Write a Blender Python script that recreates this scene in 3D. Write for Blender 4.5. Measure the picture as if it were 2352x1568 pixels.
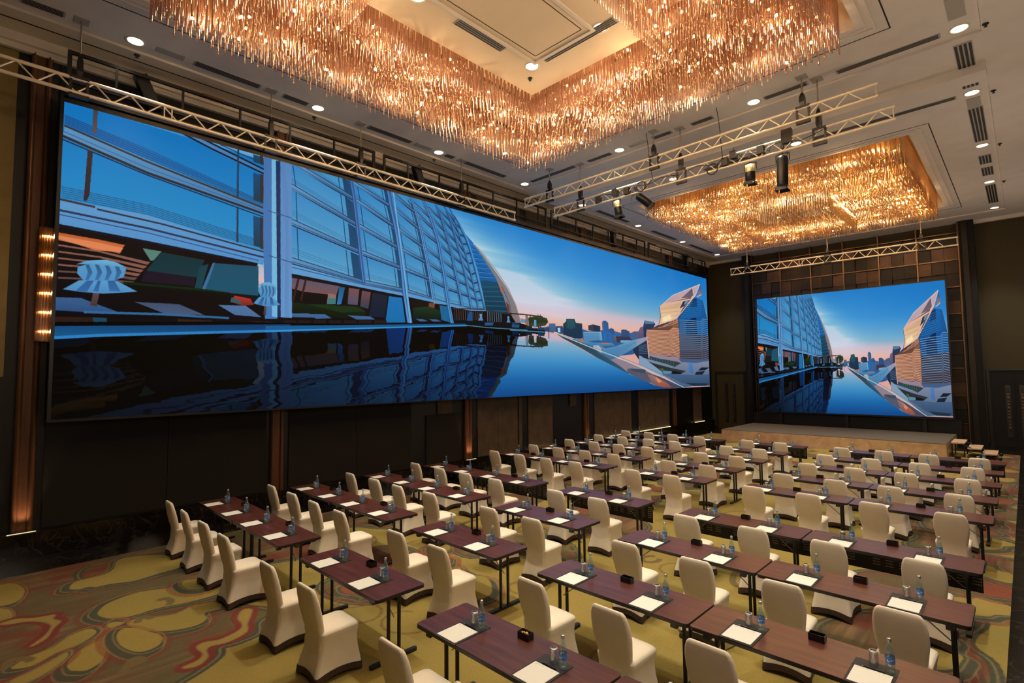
import bpy, math, random
import numpy as np
from mathutils import Vector, Matrix

for o in list(bpy.data.objects): bpy.data.objects.remove(o, do_unlink=True)
scene = bpy.context.scene
COL = scene.collection
PI = math.pi

# ---------------------------------------------------------------- camera
CAMZ = 3.03
cam_data = bpy.data.cameras.new('camera'); cam = bpy.data.objects.new('camera', cam_data); COL.objects.link(cam)
cam_data.sensor_fit = 'HORIZONTAL'; cam_data.sensor_width = 36.0; cam_data.lens = 1201.06 / 2352 * 36.0
cam_data.clip_start = 0.05; cam_data.clip_end = 200
_yaw, _pitch, _roll = 0.775604829, 0.0615927786, -0.0110260935
_fw = Vector((-math.sin(_yaw) * math.cos(_pitch), math.cos(_yaw) * math.cos(_pitch), math.sin(_pitch)))
_r0 = Vector((math.cos(_yaw), math.sin(_yaw), 0)); _u0 = _r0.cross(_fw)
_r = _r0 * math.cos(_roll) + _u0 * math.sin(_roll); _u = -_r0 * math.sin(_roll) + _u0 * math.cos(_roll)
cam.matrix_world = Matrix(((_r.x, _u.x, -_fw.x, 0), (_r.y, _u.y, -_fw.y, 0), (_r.z, _u.z, -_fw.z, CAMZ), (0, 0, 0, 1)))
scene.camera = cam

# ---------------------------------------------------------------- world, exposure
world = bpy.data.worlds.new('world'); scene.world = world; world.use_nodes = True
bg = world.node_tree.nodes['Background']; bg.inputs[0].default_value = (0.02, 0.015, 0.01, 1); bg.inputs[1].default_value = 0.15
scene.view_settings.view_transform = 'Standard'; scene.view_settings.look = 'None'
scene.view_settings.exposure = 0.0; scene.view_settings.gamma = 1.0
try: scene.view_settings.use_curve_mapping = False
except Exception: pass
# brightness of the hall lamps, some of them added (watts / emission strengths)
P_DOWN, P_ISLAND, P_CHAND, E_BULB, E_SCREEN, E_DISC = 640.0, 560.0, 20.0, 75.0, 0.92, 9.0

# ---------------------------------------------------------------- materials
def nodes(name):
    m = bpy.data.materials.new(name); m.use_nodes = True; nt = m.node_tree
    return m, nt, nt.nodes['Principled BSDF']
def sock(b, *names):
    for n in names:
        if n in b.inputs: return b.inputs[n]
def mat(name, col, rough=0.5, metal=0.0, spec=0.5, noise=0.0, nscale=8.0, bump=0.0, bscale=60.0, coat=0.0, stretch=None):
    m, nt, b = nodes(name)
    b.inputs['Base Color'].default_value = (*col, 1); b.inputs['Roughness'].default_value = rough; b.inputs['Metallic'].default_value = metal
    s = sock(b, 'Specular IOR Level', 'Specular'); s.default_value = spec
    if coat: sock(b, 'Coat Weight', 'Clearcoat').default_value = coat
    tc = nt.nodes.new('ShaderNodeTexCoord'); mp = nt.nodes.new('ShaderNodeMapping'); nt.links.new(tc.outputs['Object'], mp.inputs[0])
    if stretch: mp.inputs['Scale'].default_value = stretch
    if noise:
        n = nt.nodes.new('ShaderNodeTexNoise'); n.inputs['Scale'].default_value = nscale; n.inputs['Detail'].default_value = 4
        nt.links.new(mp.outputs[0], n.inputs[0])
        r = nt.nodes.new('ShaderNodeValToRGB'); lo = [c * (1 - noise) for c in col]; hi = [min(1, c * (1 + noise)) for c in col]
        r.color_ramp.elements[0].position = 0.3; r.color_ramp.elements[1].position = 0.7
        r.color_ramp.elements[0].color = (*lo, 1); r.color_ramp.elements[1].color = (*hi, 1)
        nt.links.new(n.outputs[0], r.inputs[0]); nt.links.new(r.outputs[0], b.inputs['Base Color'])
    if bump:
        n2 = nt.nodes.new('ShaderNodeTexNoise'); n2.inputs['Scale'].default_value = bscale; nt.links.new(mp.outputs[0], n2.inputs[0])
        bp = nt.nodes.new('ShaderNodeBump'); bp.inputs['Strength'].default_value = bump; bp.inputs['Distance'].default_value = 0.01
        nt.links.new(n2.outputs[0], bp.inputs['Height']); nt.links.new(bp.outputs[0], b.inputs['Normal'])
    return m
def emis(name, col, strength):
    m, nt, b = nodes(name); b.inputs['Base Color'].default_value = (0, 0, 0, 1)
    sock(b, 'Emission Color', 'Emission').default_value = (*col, 1); b.inputs['Emission Strength'].default_value = strength
    return m
def marble(name, base, vein, scale=1.6):
    m, nt, b = nodes(name); b.inputs['Roughness'].default_value = 0.16
    tc = nt.nodes.new('ShaderNodeTexCoord'); n = nt.nodes.new('ShaderNodeTexNoise'); n.inputs['Scale'].default_value = scale; n.inputs['Detail'].default_value = 8; n.inputs['Distortion'].default_value = 2.2
    r = nt.nodes.new('ShaderNodeValToRGB'); e = r.color_ramp.elements; e[0].position = 0.47; e[0].color = (*base, 1); e[1].position = 0.5; e[1].color = (*vein, 1)
    e2 = e.new(0.53); e2.color = (*base, 1); e3 = e.new(0.75); e3.color = (base[0] * 2.2, base[1] * 1.7, base[2] * 1.4, 1)
    nt.links.new(tc.outputs['Object'], n.inputs[0]); nt.links.new(n.outputs[0], r.inputs[0]); nt.links.new(r.outputs[0], b.inputs['Base Color'])
    return m
def glassy(name, tint, opac, rough=0.05, solid=(0.3, 0.2, 0.12), fac_glossy=0.35):
    # thin glass: part clear, part mirror-like, part tinted body
    m = bpy.data.materials.new(name); m.use_nodes = True; nt = m.node_tree; nt.nodes.clear()
    out = nt.nodes.new('ShaderNodeOutputMaterial'); tr = nt.nodes.new('ShaderNodeBsdfTransparent'); tr.inputs[0].default_value = (*tint, 1)
    gl = nt.nodes.new('ShaderNodeBsdfGlossy'); gl.inputs['Roughness'].default_value = rough; gl.inputs[0].default_value = (*[min(1, .6 + .4 * t) for t in tint], 1)
    df = nt.nodes.new('ShaderNodeBsdfTranslucent'); df.inputs[0].default_value = (*solid, 1)
    d2 = nt.nodes.new('ShaderNodeBsdfDiffuse'); d2.inputs[0].default_value = (*solid, 1)
    md = nt.nodes.new('ShaderNodeMixShader'); md.inputs[0].default_value = .5; nt.links.new(df.outputs[0], md.inputs[1]); nt.links.new(d2.outputs[0], md.inputs[2])
    a = nt.nodes.new('ShaderNodeMixShader'); a.inputs[0].default_value = fac_glossy; nt.links.new(md.outputs[0], a.inputs[1]); nt.links.new(gl.outputs[0], a.inputs[2])
    b = nt.nodes.new('ShaderNodeMixShader'); b.inputs[0].default_value = opac; nt.links.new(tr.outputs[0], b.inputs[1]); nt.links.new(a.outputs[0], b.inputs[2])
    nt.links.new(b.outputs[0], out.inputs[0]); return m
def wood(name, c1, c2, rough=0.28, scale=(1.2, 16, 16), coat=0.12):
    m, nt, b = nodes(name); b.inputs['Roughness'].default_value = rough; sock(b, 'Coat Weight', 'Clearcoat').default_value = coat
    sock(b, 'Coat Roughness', 'Clearcoat Roughness').default_value = 0.2
    tc = nt.nodes.new('ShaderNodeTexCoord'); mp = nt.nodes.new('ShaderNodeMapping'); mp.inputs['Scale'].default_value = scale
    n = nt.nodes.new('ShaderNodeTexNoise'); n.inputs['Scale'].default_value = 1.6; n.inputs['Detail'].default_value = 6; n.inputs['Distortion'].default_value = .6
    r = nt.nodes.new('ShaderNodeValToRGB'); e = r.color_ramp.elements; e[0].position = .35; e[0].color = (*c1, 1); e[1].position = .68; e[1].color = (*c2, 1)
    nt.links.new(tc.outputs['Object'], mp.inputs[0]); nt.links.new(mp.outputs[0], n.inputs[0]); nt.links.new(n.outputs[0], r.inputs[0]); nt.links.new(r.outputs[0], b.inputs['Base Color'])
    return m
def image_mat(name, img, strength=None, rough=0.9, grain=0.0):
    m, nt, b = nodes(name); tx = nt.nodes.new('ShaderNodeTexImage'); tx.image = img; tx.extension = 'EXTEND'
    if strength is not None:
        b.inputs['Base Color'].default_value = (0.006, 0.006, 0.006, 1); b.inputs['Roughness'].default_value = .6; sock(b, 'Specular IOR Level', 'Specular').default_value = .04
        nt.links.new(tx.outputs[0], sock(b, 'Emission Color', 'Emission')); b.inputs['Emission Strength'].default_value = strength
    else:
        b.inputs['Roughness'].default_value = rough; sock(b, 'Specular IOR Level', 'Specular').default_value = .15
        tc = nt.nodes.new('ShaderNodeTexCoord'); n = nt.nodes.new('ShaderNodeTexNoise'); n.inputs['Scale'].default_value = 120
        nt.links.new(tc.outputs['Object'], n.inputs[0])
        mx = nt.nodes.new('ShaderNodeMixRGB'); mx.blend_type = 'OVERLAY'; mx.inputs[0].default_value = grain
        nt.links.new(tx.outputs[0], mx.inputs[1]); nt.links.new(n.outputs[0], mx.inputs[2]); nt.links.new(mx.outputs[0], b.inputs['Base Color'])
        bp = nt.nodes.new('ShaderNodeBump'); bp.inputs['Strength'].default_value = .25; bp.inputs['Distance'].default_value = .004
        nt.links.new(n.outputs[0], bp.inputs['Height']); nt.links.new(bp.outputs[0], b.inputs['Normal'])
    return m

M = dict(
    paint=mat('ceiling_paint', (.68, .62, .56), .85, noise=.04, nscale=2),
    paint_warm=mat('coffer_paint', (.72, .58, .42), .8, noise=.03, nscale=2),
    groove=mat('groove_black', (.012, .01, .009), .8),
    vent=mat('vent_grey', (.36, .33, .28), .6), ventdark=mat('vent_black', (.015, .014, .013), .7),
    marble=marble('black_marble', (.005, .004, .0035), (.030, .024, .017)),
    wallblack=mat('wall_black', (.003, .0026, .0024), .45),
    wallbrown=mat('wall_brown_fabric', (.085, .058, .036), .85, noise=.25, nscale=3, bump=.3, bscale=300),
    walldark=mat('wall_dark_fabric', (.0045, .0032, .0024), .85, noise=.2, nscale=3, bump=.3, bscale=300),
    wallolive=mat('wall_olive_paper', (.040, .029, .007), .75, noise=.2, nscale=40, bump=.2, bscale=200, stretch=(6, 6, .6)),
    wallbeige=mat('wall_beige_paper', (.20, .145, .05), .8, noise=.08, nscale=5),
    copper=mat('copper_panel', (.12, .050, .022), .42, metal=.3, noise=.2, nscale=2, stretch=(8, 8, .6)),
    bronze_a=mat('bronze_dark', (.014, .009, .006), .42, metal=.3, noise=.35, nscale=2),
    bronze_b=mat('bronze_mid', (.034, .019, .010), .38, metal=.4, noise=.3, nscale=2),
    bronze_c=mat('bronze_pale', (.085, .043, .025), .34, metal=.4, noise=.25, nscale=2),
    bronze_line=mat('bronze_line', (.20, .13, .08), .3, metal=.9),
    blackmetal=mat('black_metal', (.010, .010, .011), .38, spec=.5),
    blackplastic=mat('black_plastic', (.008, .008, .009), .32),
    alu=mat('truss_aluminium', (.80, .70, .54), .36, metal=.35, noise=.1, nscale=6),
    steel=mat('chain_steel', (.42, .36, .28), .4, metal=.8),
    cover=mat('cream_spandex', (.80, .71, .57), .62, spec=.3, noise=.05, nscale=5, bump=.12, bscale=350),
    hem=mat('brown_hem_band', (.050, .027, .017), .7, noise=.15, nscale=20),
    table=wood('mahogany_laminate', (.062, .016, .012), (.115, .032, .022), .34),
    edge=mat('black_edge_band', (.012, .010, .010), .4),
    leather=mat('black_leather', (.008, .009, .011), .5, bump=.3, bscale=250),
    paper=mat('white_paper', (.80, .79, .72), .75, noise=.02, nscale=10),
    bottle=glassy('bottle_glass', (.90, .97, .95), .26, .04, (.45, .60, .58), .6),
    tumbler=glassy('tumbler_glass', (.95, .96, .96), .20, .04, (.45, .45, .42), .6),
    label=None,
    cap=mat('silver_cap', (.65, .65, .62), .3, metal=.8),
    rod=glassy('glass_rod_rosy_cast', (.95, .76, .68), .64, .11, (.38, .215, .135), .44),  # same glass in both chandeliers; near rosy lens cast put into its colour
    rod2=glassy('glass_rod_golden_cast', (.95, .76, .48), .64, .11, (.42, .24, .085), .42),  # far copy of that glass, golden lens cast put into its colour
    bulb=emis('bulb_glow', (1.0, .62, .26), E_BULB),
    disc=emis('downlight_glow', (1.0, .86, .60), E_DISC),
    sconce_lamp=emis('sconce_glow', (1.0, .60, .20), 9.0),
    ledge=emis('ledge_glow', (1.0, .80, .42), 1.3),
    sconce_glass=glassy('sconce_crystal', (.80, .55, .30), .5, .15, (.25, .12, .04), .5),
    trimwhite=mat('lamp_trim', (.70, .64, .52), .5),
    stagetop=mat('stage_carpet', (.11, .088, .064), .95, noise=.12, nscale=60),
    stagewood=wood('pale_wood_laminate', (.50, .31, .17), (.66, .44, .26), .35, (2.2, 9, 2.2), .15),
    tread=mat('step_tread', (.55, .36, .23), .6, noise=.1, nscale=12),
    slot=mat('slot_light_paint', (.55, .46, .26), .8),  # warm tone imitates the lit floor showing through the holes
    candy=mat('gold_wrapper', (.75, .45, .12), .3, metal=.7),
    lens=mat('lamp_lens', (.75, .68, .40), .2, metal=.5),
)

# ---------------------------------------------------------------- mesh helpers
class MB:
    def __init__(s): s.v = []; s.f = []; s.mi = []; s.sm = []
    def add(s, vs, fs, mi=0, smooth=False):
        n = len(s.v); s.v += [tuple(v) for v in vs]; s.f += [tuple(i + n for i in f) for f in fs]
        s.mi += [mi] * len(fs); s.sm += [smooth] * len(fs)
    def box(s, x0, x1, y0, y1, z0, z1, mi=0):
        s.add([(x0, y0, z0), (x1, y0, z0), (x1, y1, z0), (x0, y1, z0), (x0, y0, z1), (x1, y0, z1), (x1, y1, z1), (x0, y1, z1)],
              [(0, 3, 2, 1), (4, 5, 6, 7), (0, 1, 5, 4), (1, 2, 6, 5), (2, 3, 7, 6), (3, 0, 4, 7)], mi)
    def bevbox(s, x0, x1, y0, y1, z0, z1, r=.01, mi=0, seg=3):
        # box with rounded vertical corners
        pts = []
        for cx, cy, a0 in ((x1 - r, y1 - r, 0), (x0 + r, y1 - r, 90), (x0 + r, y0 + r, 180), (x1 - r, y0 + r, 270)):
            for k in range(seg + 1):
                a = math.radians(a0 + 90 * k / seg); pts.append((cx + r * math.cos(a), cy + r * math.sin(a)))
        n = len(pts); s.add([(x, y, z0) for x, y in pts] + [(x, y, z1) for x, y in pts],
              [tuple(range(n - 1, -1, -1)), tuple(range(n, 2 * n))] + [(i, (i + 1) % n, n + (i + 1) % n, n + i) for i in range(n)], mi)
    def tube(s, a, b, r, n=8, mi=0, r2=None, caps=True):
        a = Vector(a); b = Vector(b); d = (b - a).normalized(); r2 = r if r2 is None else r2
        e = d.cross(Vector((0, 0, 1)));
        if e.length < 1e-4: e = Vector((1, 0, 0))
        e.normalize(); g = d.cross(e)
        A = [a + (e * math.cos(2 * PI * k / n) + g * math.sin(2 * PI * k / n)) * r for k in range(n)]
        B = [b + (e * math.cos(2 * PI * k / n) + g * math.sin(2 * PI * k / n)) * r2 for k in range(n)]
        fs = [(k, k + n, (k + 1) % n + n, (k + 1) % n) for k in range(n)]
        s.add(A + B, fs, mi, True)
        if caps: s.add(A, [tuple(range(n))], mi); s.add(B, [tuple(range(n - 1, -1, -1))], mi)
    def path(s, pts, r, n=6, mi=0):
        for a, b in zip(pts[:-1], pts[1:]): s.tube(a, b, r, n, mi)
    def lathe(s, prof, cx=0, cy=0, n=20, mi=0, smooth=True):
        vs = [(cx + r * math.cos(2 * PI * k / n), cy + r * math.sin(2 * PI * k / n), z) for r, z in prof for k in range(n)]
        s.add(vs, [(i * n + k, i * n + (k + 1) % n, (i + 1) * n + (k + 1) % n, (i + 1) * n + k) for i in range(len(prof) - 1) for k in range(n)], mi, smooth)
    def loft(s, rings, mi=0, cap0=False, cap1=False, smooth=True):
        n = len(rings[0]); vs = [v for r in rings for v in r]
        s.add(vs, [(i * n + k, i * n + (k + 1) % n, (i + 1) * n + (k + 1) % n, (i + 1) * n + k) for i in range(len(rings) - 1) for k in range(n)], mi, smooth)
        if cap0: s.add(rings[0], [tuple(range(n - 1, -1, -1))], mi, smooth)
        if cap1: s.add(rings[-1], [tuple(range(n))], mi, smooth)
    def sphere(s, c, r, n=8, m=5, mi=0, sz=1.0):
        s.lathe([(r * math.sin(PI * k / m), c[2] - r * sz * math.cos(PI * k / m)) for k in range(m + 1)], c[0], c[1], n, mi)
    def build(s, name, mats, parent=None, loc=None, weld=False):
        me = bpy.data.meshes.new(name); me.from_pydata(s.v, [], s.f)
        for m in (mats if isinstance(mats, (list, tuple)) else [mats]): me.materials.append(m)
        me.polygons.foreach_set('material_index', s.mi); me.polygons.foreach_set('use_smooth', s.sm); me.update()
        o = bpy.data.objects.new(name, me); COL.objects.link(o)
        if parent: o.parent = parent
        if loc: o.location = loc
        return o
def tag(o, label=None, cat=None, group=None, kind=None):
    if label: o['label'] = label
    if cat: o['category'] = cat
    if group: o['group'] = group
    if kind: o['kind'] = kind
    return o
def thing(name, label, cat, loc=(0, 0, 0), group=None):
    o = bpy.data.objects.new(name, None); COL.objects.link(o); o.location = loc; o.empty_display_size = .1
    return tag(o, label, cat, group)
def struct(name, mb, mats, parent=None):
    o = mb.build(name, mats, parent)
    if parent is None: o['kind'] = 'structure'
    return o
_kids = {}
def children(o): return [c for c in bpy.data.objects if c.parent == o]
def copy_tree(o, kids, loc, label, group):
    c = o.copy(); COL.objects.link(c); c.location = loc; c['label'] = label; c['group'] = group
    for ch, sub in kids:
        d = ch.copy(); COL.objects.link(d); d.parent = c
        for g in sub:
            e = g.copy(); COL.objects.link(e); e.parent = d
    return c
def tree(o): return [(c, children(c)) for c in children(o)]
def put_image(name, arr):
    h, w = arr.shape[:2]; img = bpy.data.images.new(name, w, h, alpha=False, float_buffer=False)
    px = np.ones((h, w, 4), np.float32); px[:, :, :3] = arr / 255.0; img.pixels.foreach_set(px.ravel()); img.update(); img.pack()
    return img

# ---------------------------------------------------------------- painted pictures (screen content, carpet pattern)
# ---- painter -----------------------------------------------------------
def lin(c):
    c = np.asarray(c, np.float32) / 255.0
    return np.where(c <= 0.04045, c / 12.92, ((c + 0.055) / 1.055) ** 2.4)
class Canvas:
    def __init__(s, w, h):
        s.w, s.h = w, h; s.a = np.zeros((h, w, 3), np.float32)
    def poly(s, pts, col, al=1.0):                     # pts in pixels, y up
        p = np.asarray(pts, np.float32)
        x0 = max(0, int(p[:, 0].min()) - 1); x1 = min(s.w, int(p[:, 0].max()) + 2)
        y0 = max(0, int(p[:, 1].min()) - 1); y1 = min(s.h, int(p[:, 1].max()) + 2)
        if x1 <= x0 or y1 <= y0: return
        m = np.zeros((y1 - y0, x1 - x0), np.float32)
        for oy in (0.25, 0.75):
            yy = np.arange(y0, y1)[:, None] + oy
            for ox in (0.25, 0.75):
                xx = np.arange(x0, x1)[None, :] + ox
                ins = np.zeros(m.shape, bool)
                j = len(p) - 1
                for i in range(len(p)):
                    xi, yi = p[i]; xj, yj = p[j]
                    if yi != yj:
                        c = ((yi > yy) != (yj > yy)) & (xx < (xj - xi) * (yy - yi) / (yj - yi) + xi)
                        ins ^= c
                    j = i
                m += ins
        m = (m * 0.25 * al)[:, :, None]
        r = s.a[y0:y1, x0:x1]
        c = np.asarray(col, np.float32)
        if c.ndim == 2:                                # top colour, bottom colour
            t = ((np.arange(y0, y1) - p[:, 1].min()) / max(1e-3, p[:, 1].max() - p[:, 1].min())).clip(0, 1)[:, None, None]
            c = c[0] * t + c[1] * (1 - t)
        s.a[y0:y1, x0:x1] = r * (1 - m) + c * m
    def line(s, pts, w, col, al=1.0, closed=False):
        p = [np.asarray(q, np.float32) for q in pts]
        if closed: p = p + [p[0]]
        for a, b in zip(p[:-1], p[1:]):
            d = b - a; n = float(np.hypot(*d))
            if n < 1e-3: continue
            d /= n; e = np.array([-d[1], d[0]]) * w / 2; x = d * w * 0.25
            s.poly([a - x + e, b + x + e, b + x - e, a - x - e], col, al)
def smooth(pts, n=4):
    p = np.asarray(pts, np.float32); N = len(p); out = []
    for i in range(N):
        a, b, c, d = p[i - 1], p[i], p[(i + 1) % N], p[(i + 2) % N]
        for k in range(n):
            t = k / n
            out.append(0.5 * (2 * b + (c - a) * t + (2 * a - 5 * b + 4 * c - d) * t * t + (3 * b - a - 3 * c + d) * t ** 3))
    return np.array(out)
def fbm(w, h, fx, fy, seed, octv=4):
    rg = np.random.RandomState(seed); o = np.zeros((h, w), np.float32); amp = 1.0; tot = 0
    for k in range(octv):
        gx, gy = int(fx * 2 ** k) + 2, int(fy * 2 ** k) + 2
        g = rg.rand(gy, gx).astype(np.float32)
        X = np.linspace(0, gx - 1.001, w); Y = np.linspace(0, gy - 1.001, h)
        xi = X.astype(int); yi = Y.astype(int); fx_ = X - xi; fy_ = Y - yi
        fx_ = fx_ * fx_ * (3 - 2 * fx_); fy_ = (fy_ * fy_ * (3 - 2 * fy_))[:, None]
        a = g[yi][:, xi] * (1 - fx_) + g[yi][:, xi + 1] * fx_
        b = g[yi + 1][:, xi] * (1 - fx_) + g[yi + 1][:, xi + 1] * fx_
        o += amp * (a * (1 - fy_) + b * fy_); tot += amp; amp *= 0.5
    return o / tot

def paint_skyline(OPS, W=2800, H=616):
    cv = Canvas(W, H)
    U = np.linspace(0, 1, W)[None, :]; V = np.linspace(0, 1, H)[:, None]
    ks = [0.0, .38, .45, .52, .62, .78, 1.0]
    kc = np.array([[215,165,160],[232,170,156],[236,184,168],[214,190,200],[138,178,226],[70,150,228],[38,128,215]], float)
    sky = np.stack([np.interp(V[:, 0] , ks, kc[:, i]) for i in range(3)], -1)[:, None, :] * np.ones((1, W, 1))
    n = fbm(W, H, 6, 22, 3, 5)
    d = (V - 0.62) - (0.42 - U) * 1.5                  # cloud bank falling to the right of the facade
    cl = np.exp(-(d / 0.2) ** 2) * (0.5 + 1.3 * n) * np.clip(1.3 - abs(U - 0.44) * 2.8, 0, 1) * np.clip((V - .44) * 7, 0, 1)
    cl = np.clip(cl, 0, .85)[:, :, None]
    sky = sky * (1 - cl) + np.array([222, 220, 238]) * cl
    dark = np.clip((U - .55) * 1.3, 0, .55)[:, :, None] * np.clip((V - .45) * 2.2, 0, 1)[:, :, None]
    sky = sky * (1 - dark) + np.array([12, 112, 205]) * dark
    def water():
        a = cv.a.copy()
        vw = np.interp(U[0], [0, .10, .2, .30, .38, .44, .5, 1], [.300, .330, .350, .368, .378, .383, .383, .383])
        rip = fbm(W, H, 40, 60, 9, 3) - .5
        rp2 = fbm(W, H, 10, 30, 12, 3) - .5
        wk = ['k']
        col = np.stack([np.interp(V[:, 0], [0, .1, .2, .3, .36, .383], c) for c in ([14,30,75,150,212,220],[72,105,145,175,180,172],[145,182,212,215,196,182])], -1)
        for x in range(W):
            y1 = int(vw[x] * H)
            if y1 < 2: continue
            ys = np.arange(y1)
            dd = (y1 - ys)
            sy = np.clip(y1 + dd * .98 + rip[ys, x] * dd * .10, 0, H - 1).astype(int)
            sx = np.clip(x + rp2[ys, x] * dd * .22, 0, W - 1).astype(int)
            src = a[sy, sx]
            bl = (sx / W < np.interp(sy / H, [.38, .5, .62, .75, .85, 1.0, 1.01], [.447, .437, .420, .395, .370, .30, .30]))[:, None]
            s = src / 255.0
            refl = (np.clip(s * 1.15 - .22, 0, 1) * np.array([.52, .70, .80]) * 255) * np.clip(.22 + (x / W) * 2.4, 0, 1) * (1 - .45 * np.clip(dd[:, None] / (.38 * H), 0, 1))
            near = (x / W < .455) and True
            tree = (src.mean(1, keepdims=True) < 70) & (x / W > .44) & (x / W < .53) & (dd[:, None] < .13 * H)
            wcol = col[ys]
            out = np.where(bl, refl, np.where(tree, src * .8, wcol))
            if x / W > .5: 
                keep = a[ys, x]; lim = np.interp(x / W, [.5, .53, .60, .70, .78, .83], [.383, .35, .25, .12, .03, 0.0]) * H
                out = np.where((ys > lim)[:, None], keep, wcol)
            cv.a[:y1, x] = out
    for o in OPS:
        if o[0] == 3: cv.a[:] = sky; continue
        if o[0] == 2: water(); continue
        p = np.array(o[1], np.float32).reshape(-1, 2) / 10000 * [W, H]
        c = np.array(o[2], np.float32)
        if len(c) == 6: c = c.reshape(2, 3)
        if o[0] == 0: cv.poly(p, c, o[3] / 100)
        else: cv.line(p, o[4] * W / 3200 * 1.15, c, o[3] / 100)
    g = cv.a.mean(2, keepdims=True)
    o = np.clip(g + (cv.a - g) * .97, 0, 255)
    blue = np.clip((o[:, :, 2] - o[:, :, 0] * 1.05) / 40, 0, 1)
    o[:, :, 0] *= 1 - .17 * blue; o[:, :, 2] *= 1 - .04 * blue
    return o

def paint_carpet(OPS):
    X0, X1, Y0, Y1, S = -11.24, -0.29, -1.2, 25.42, 80
    W, H = int((X1 - X0) * S), int((Y1 - Y0) * S)
    cv = Canvas(W, H); n1 = fbm(W, H, 26, 60, 5, 3)[:, :, None]; n2 = fbm(W, H, 8, 20, 6, 3)[:, :, None]; n3 = fbm(W, H, 140, 40, 7, 2)[:, :, None]
    gold = np.array([142., 124, 66]); brown = np.array([104., 82, 58]); red = np.array([112., 52, 44]); grey = np.array([70., 72, 58]); cream = np.array([132., 114, 80])
    cv.a[:] = gold
    st = fbm(W, H, 320, 26, 8, 2)[:, :, None]; zone = brown * (.72 + .3 * n3 + .35 * st) * (1 - np.clip((n1 - .52) * 5, 0, .6)) + red * np.clip((n1 - .52) * 5, 0, .6)
    t = np.clip((n2 - .5) * 6, 0, .7); zone = zone * (1 - t) + np.array([86., 84, 58]) * t
    px = lambda p: (np.asarray(p, np.float32).reshape(-1, 2) / 100 - [X0, Y0]) * S
    def blob(r, cx, cy, rad, sq, seed_phase, k):
        a = np.linspace(0, 2 * np.pi, 14)[:-1]; rr = rad * (1 + .3 * np.sin(k * a + seed_phase) + .12 * np.sin(5 * a + 2 * seed_phase))
        return np.stack([cx + rr * np.cos(a) * sq, cy + rr * np.sin(a)], 1) * 100
    m = Canvas(W, H); rg = random.Random(11)
    zones = [px(o[1]) for o in OPS if o[0] == 0]
    for i in range(7): zones.append(px(blob(0, -10.3 + rg.uniform(-.5, .4), 3.2 + i * 3.1, 1.7, .8, i, 3)))
    for i in range(9): zones.append(px(blob(0, -7.0 + rg.uniform(-.6, .6), 4.6 + i * 2.3, .95, 1.15, i, 3)))
    for i in range(16): zones.append(px(blob(0, -.75 + rg.uniform(-.4, .3), 1.0 + i * 1.6, 1.15, .62, i, 3)))
    for z in zones: m.poly(smooth(z), [1., 1, 1])
    cv.a = cv.a * (1 - m.a) + zone * m.a
    for z in zones: cv.line(smooth(z), 9, grey, .9, True); cv.line(smooth(z), 2, cream, .7, True)
    pet = [(1, px(o[1])) for o in OPS if o[0] == 1]
    for i in range(26): pet.append((1, px(blob(0, rg.choice([-10.6, -9.6, -7.4, -6.6]) + rg.uniform(-.3, .3), 4.2 + i * .8, rg.uniform(.22, .5), rg.uniform(.6, 1.6), i * 1.7, 2))))
    for i in range(30): pet.append((rg.choice([1, 4]), px(blob(0, -.8 + rg.uniform(-.45, .35), .8 + i * .82, rg.uniform(.2, .42), rg.uniform(.6, 1.1), i * 1.3, 2))))
    for i in range(14): pet.append((4, px(blob(0, -7 + rg.uniform(-.7, .7), 4.0 + i * 1.4, rg.uniform(.18, .36), rg.uniform(.8, 1.5), i * 1.3, 2))))
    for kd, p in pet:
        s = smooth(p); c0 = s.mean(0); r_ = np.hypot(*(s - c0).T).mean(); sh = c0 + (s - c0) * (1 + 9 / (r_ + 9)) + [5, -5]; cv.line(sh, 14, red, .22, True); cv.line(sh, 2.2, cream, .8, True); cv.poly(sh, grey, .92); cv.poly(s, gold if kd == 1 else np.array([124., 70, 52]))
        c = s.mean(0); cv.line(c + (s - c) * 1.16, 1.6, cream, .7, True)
    for o in OPS:
        if o[0] == 3: s = smooth(px(o[1])); cv.line(s, 14, red, .55, True); cv.line(s, 3, cream, .8, True); cv.poly(s, gold)
        if o[0] == 2: s = smooth(px(o[1]))[:-6]; cv.line(s, 7, np.array([106., 92, 60]), .9); 
    for i in range(60):
        cx, cy = rg.uniform(-10.6, -1.4), rg.uniform(3, 22); r = rg.uniform(.18, .5); a = np.linspace(0, 5, 14); f = .4 + .6 * a / 5
        s = px(np.stack([cx + r * f * np.cos(a + i), cy + r * f * np.sin(a + i)], 1) * 100); cv.line(s, 3.5, np.array([112., 88, 58]), .6)
    return np.clip(cv.a * (.93 + .14 * n2), 0, 255)
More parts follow.
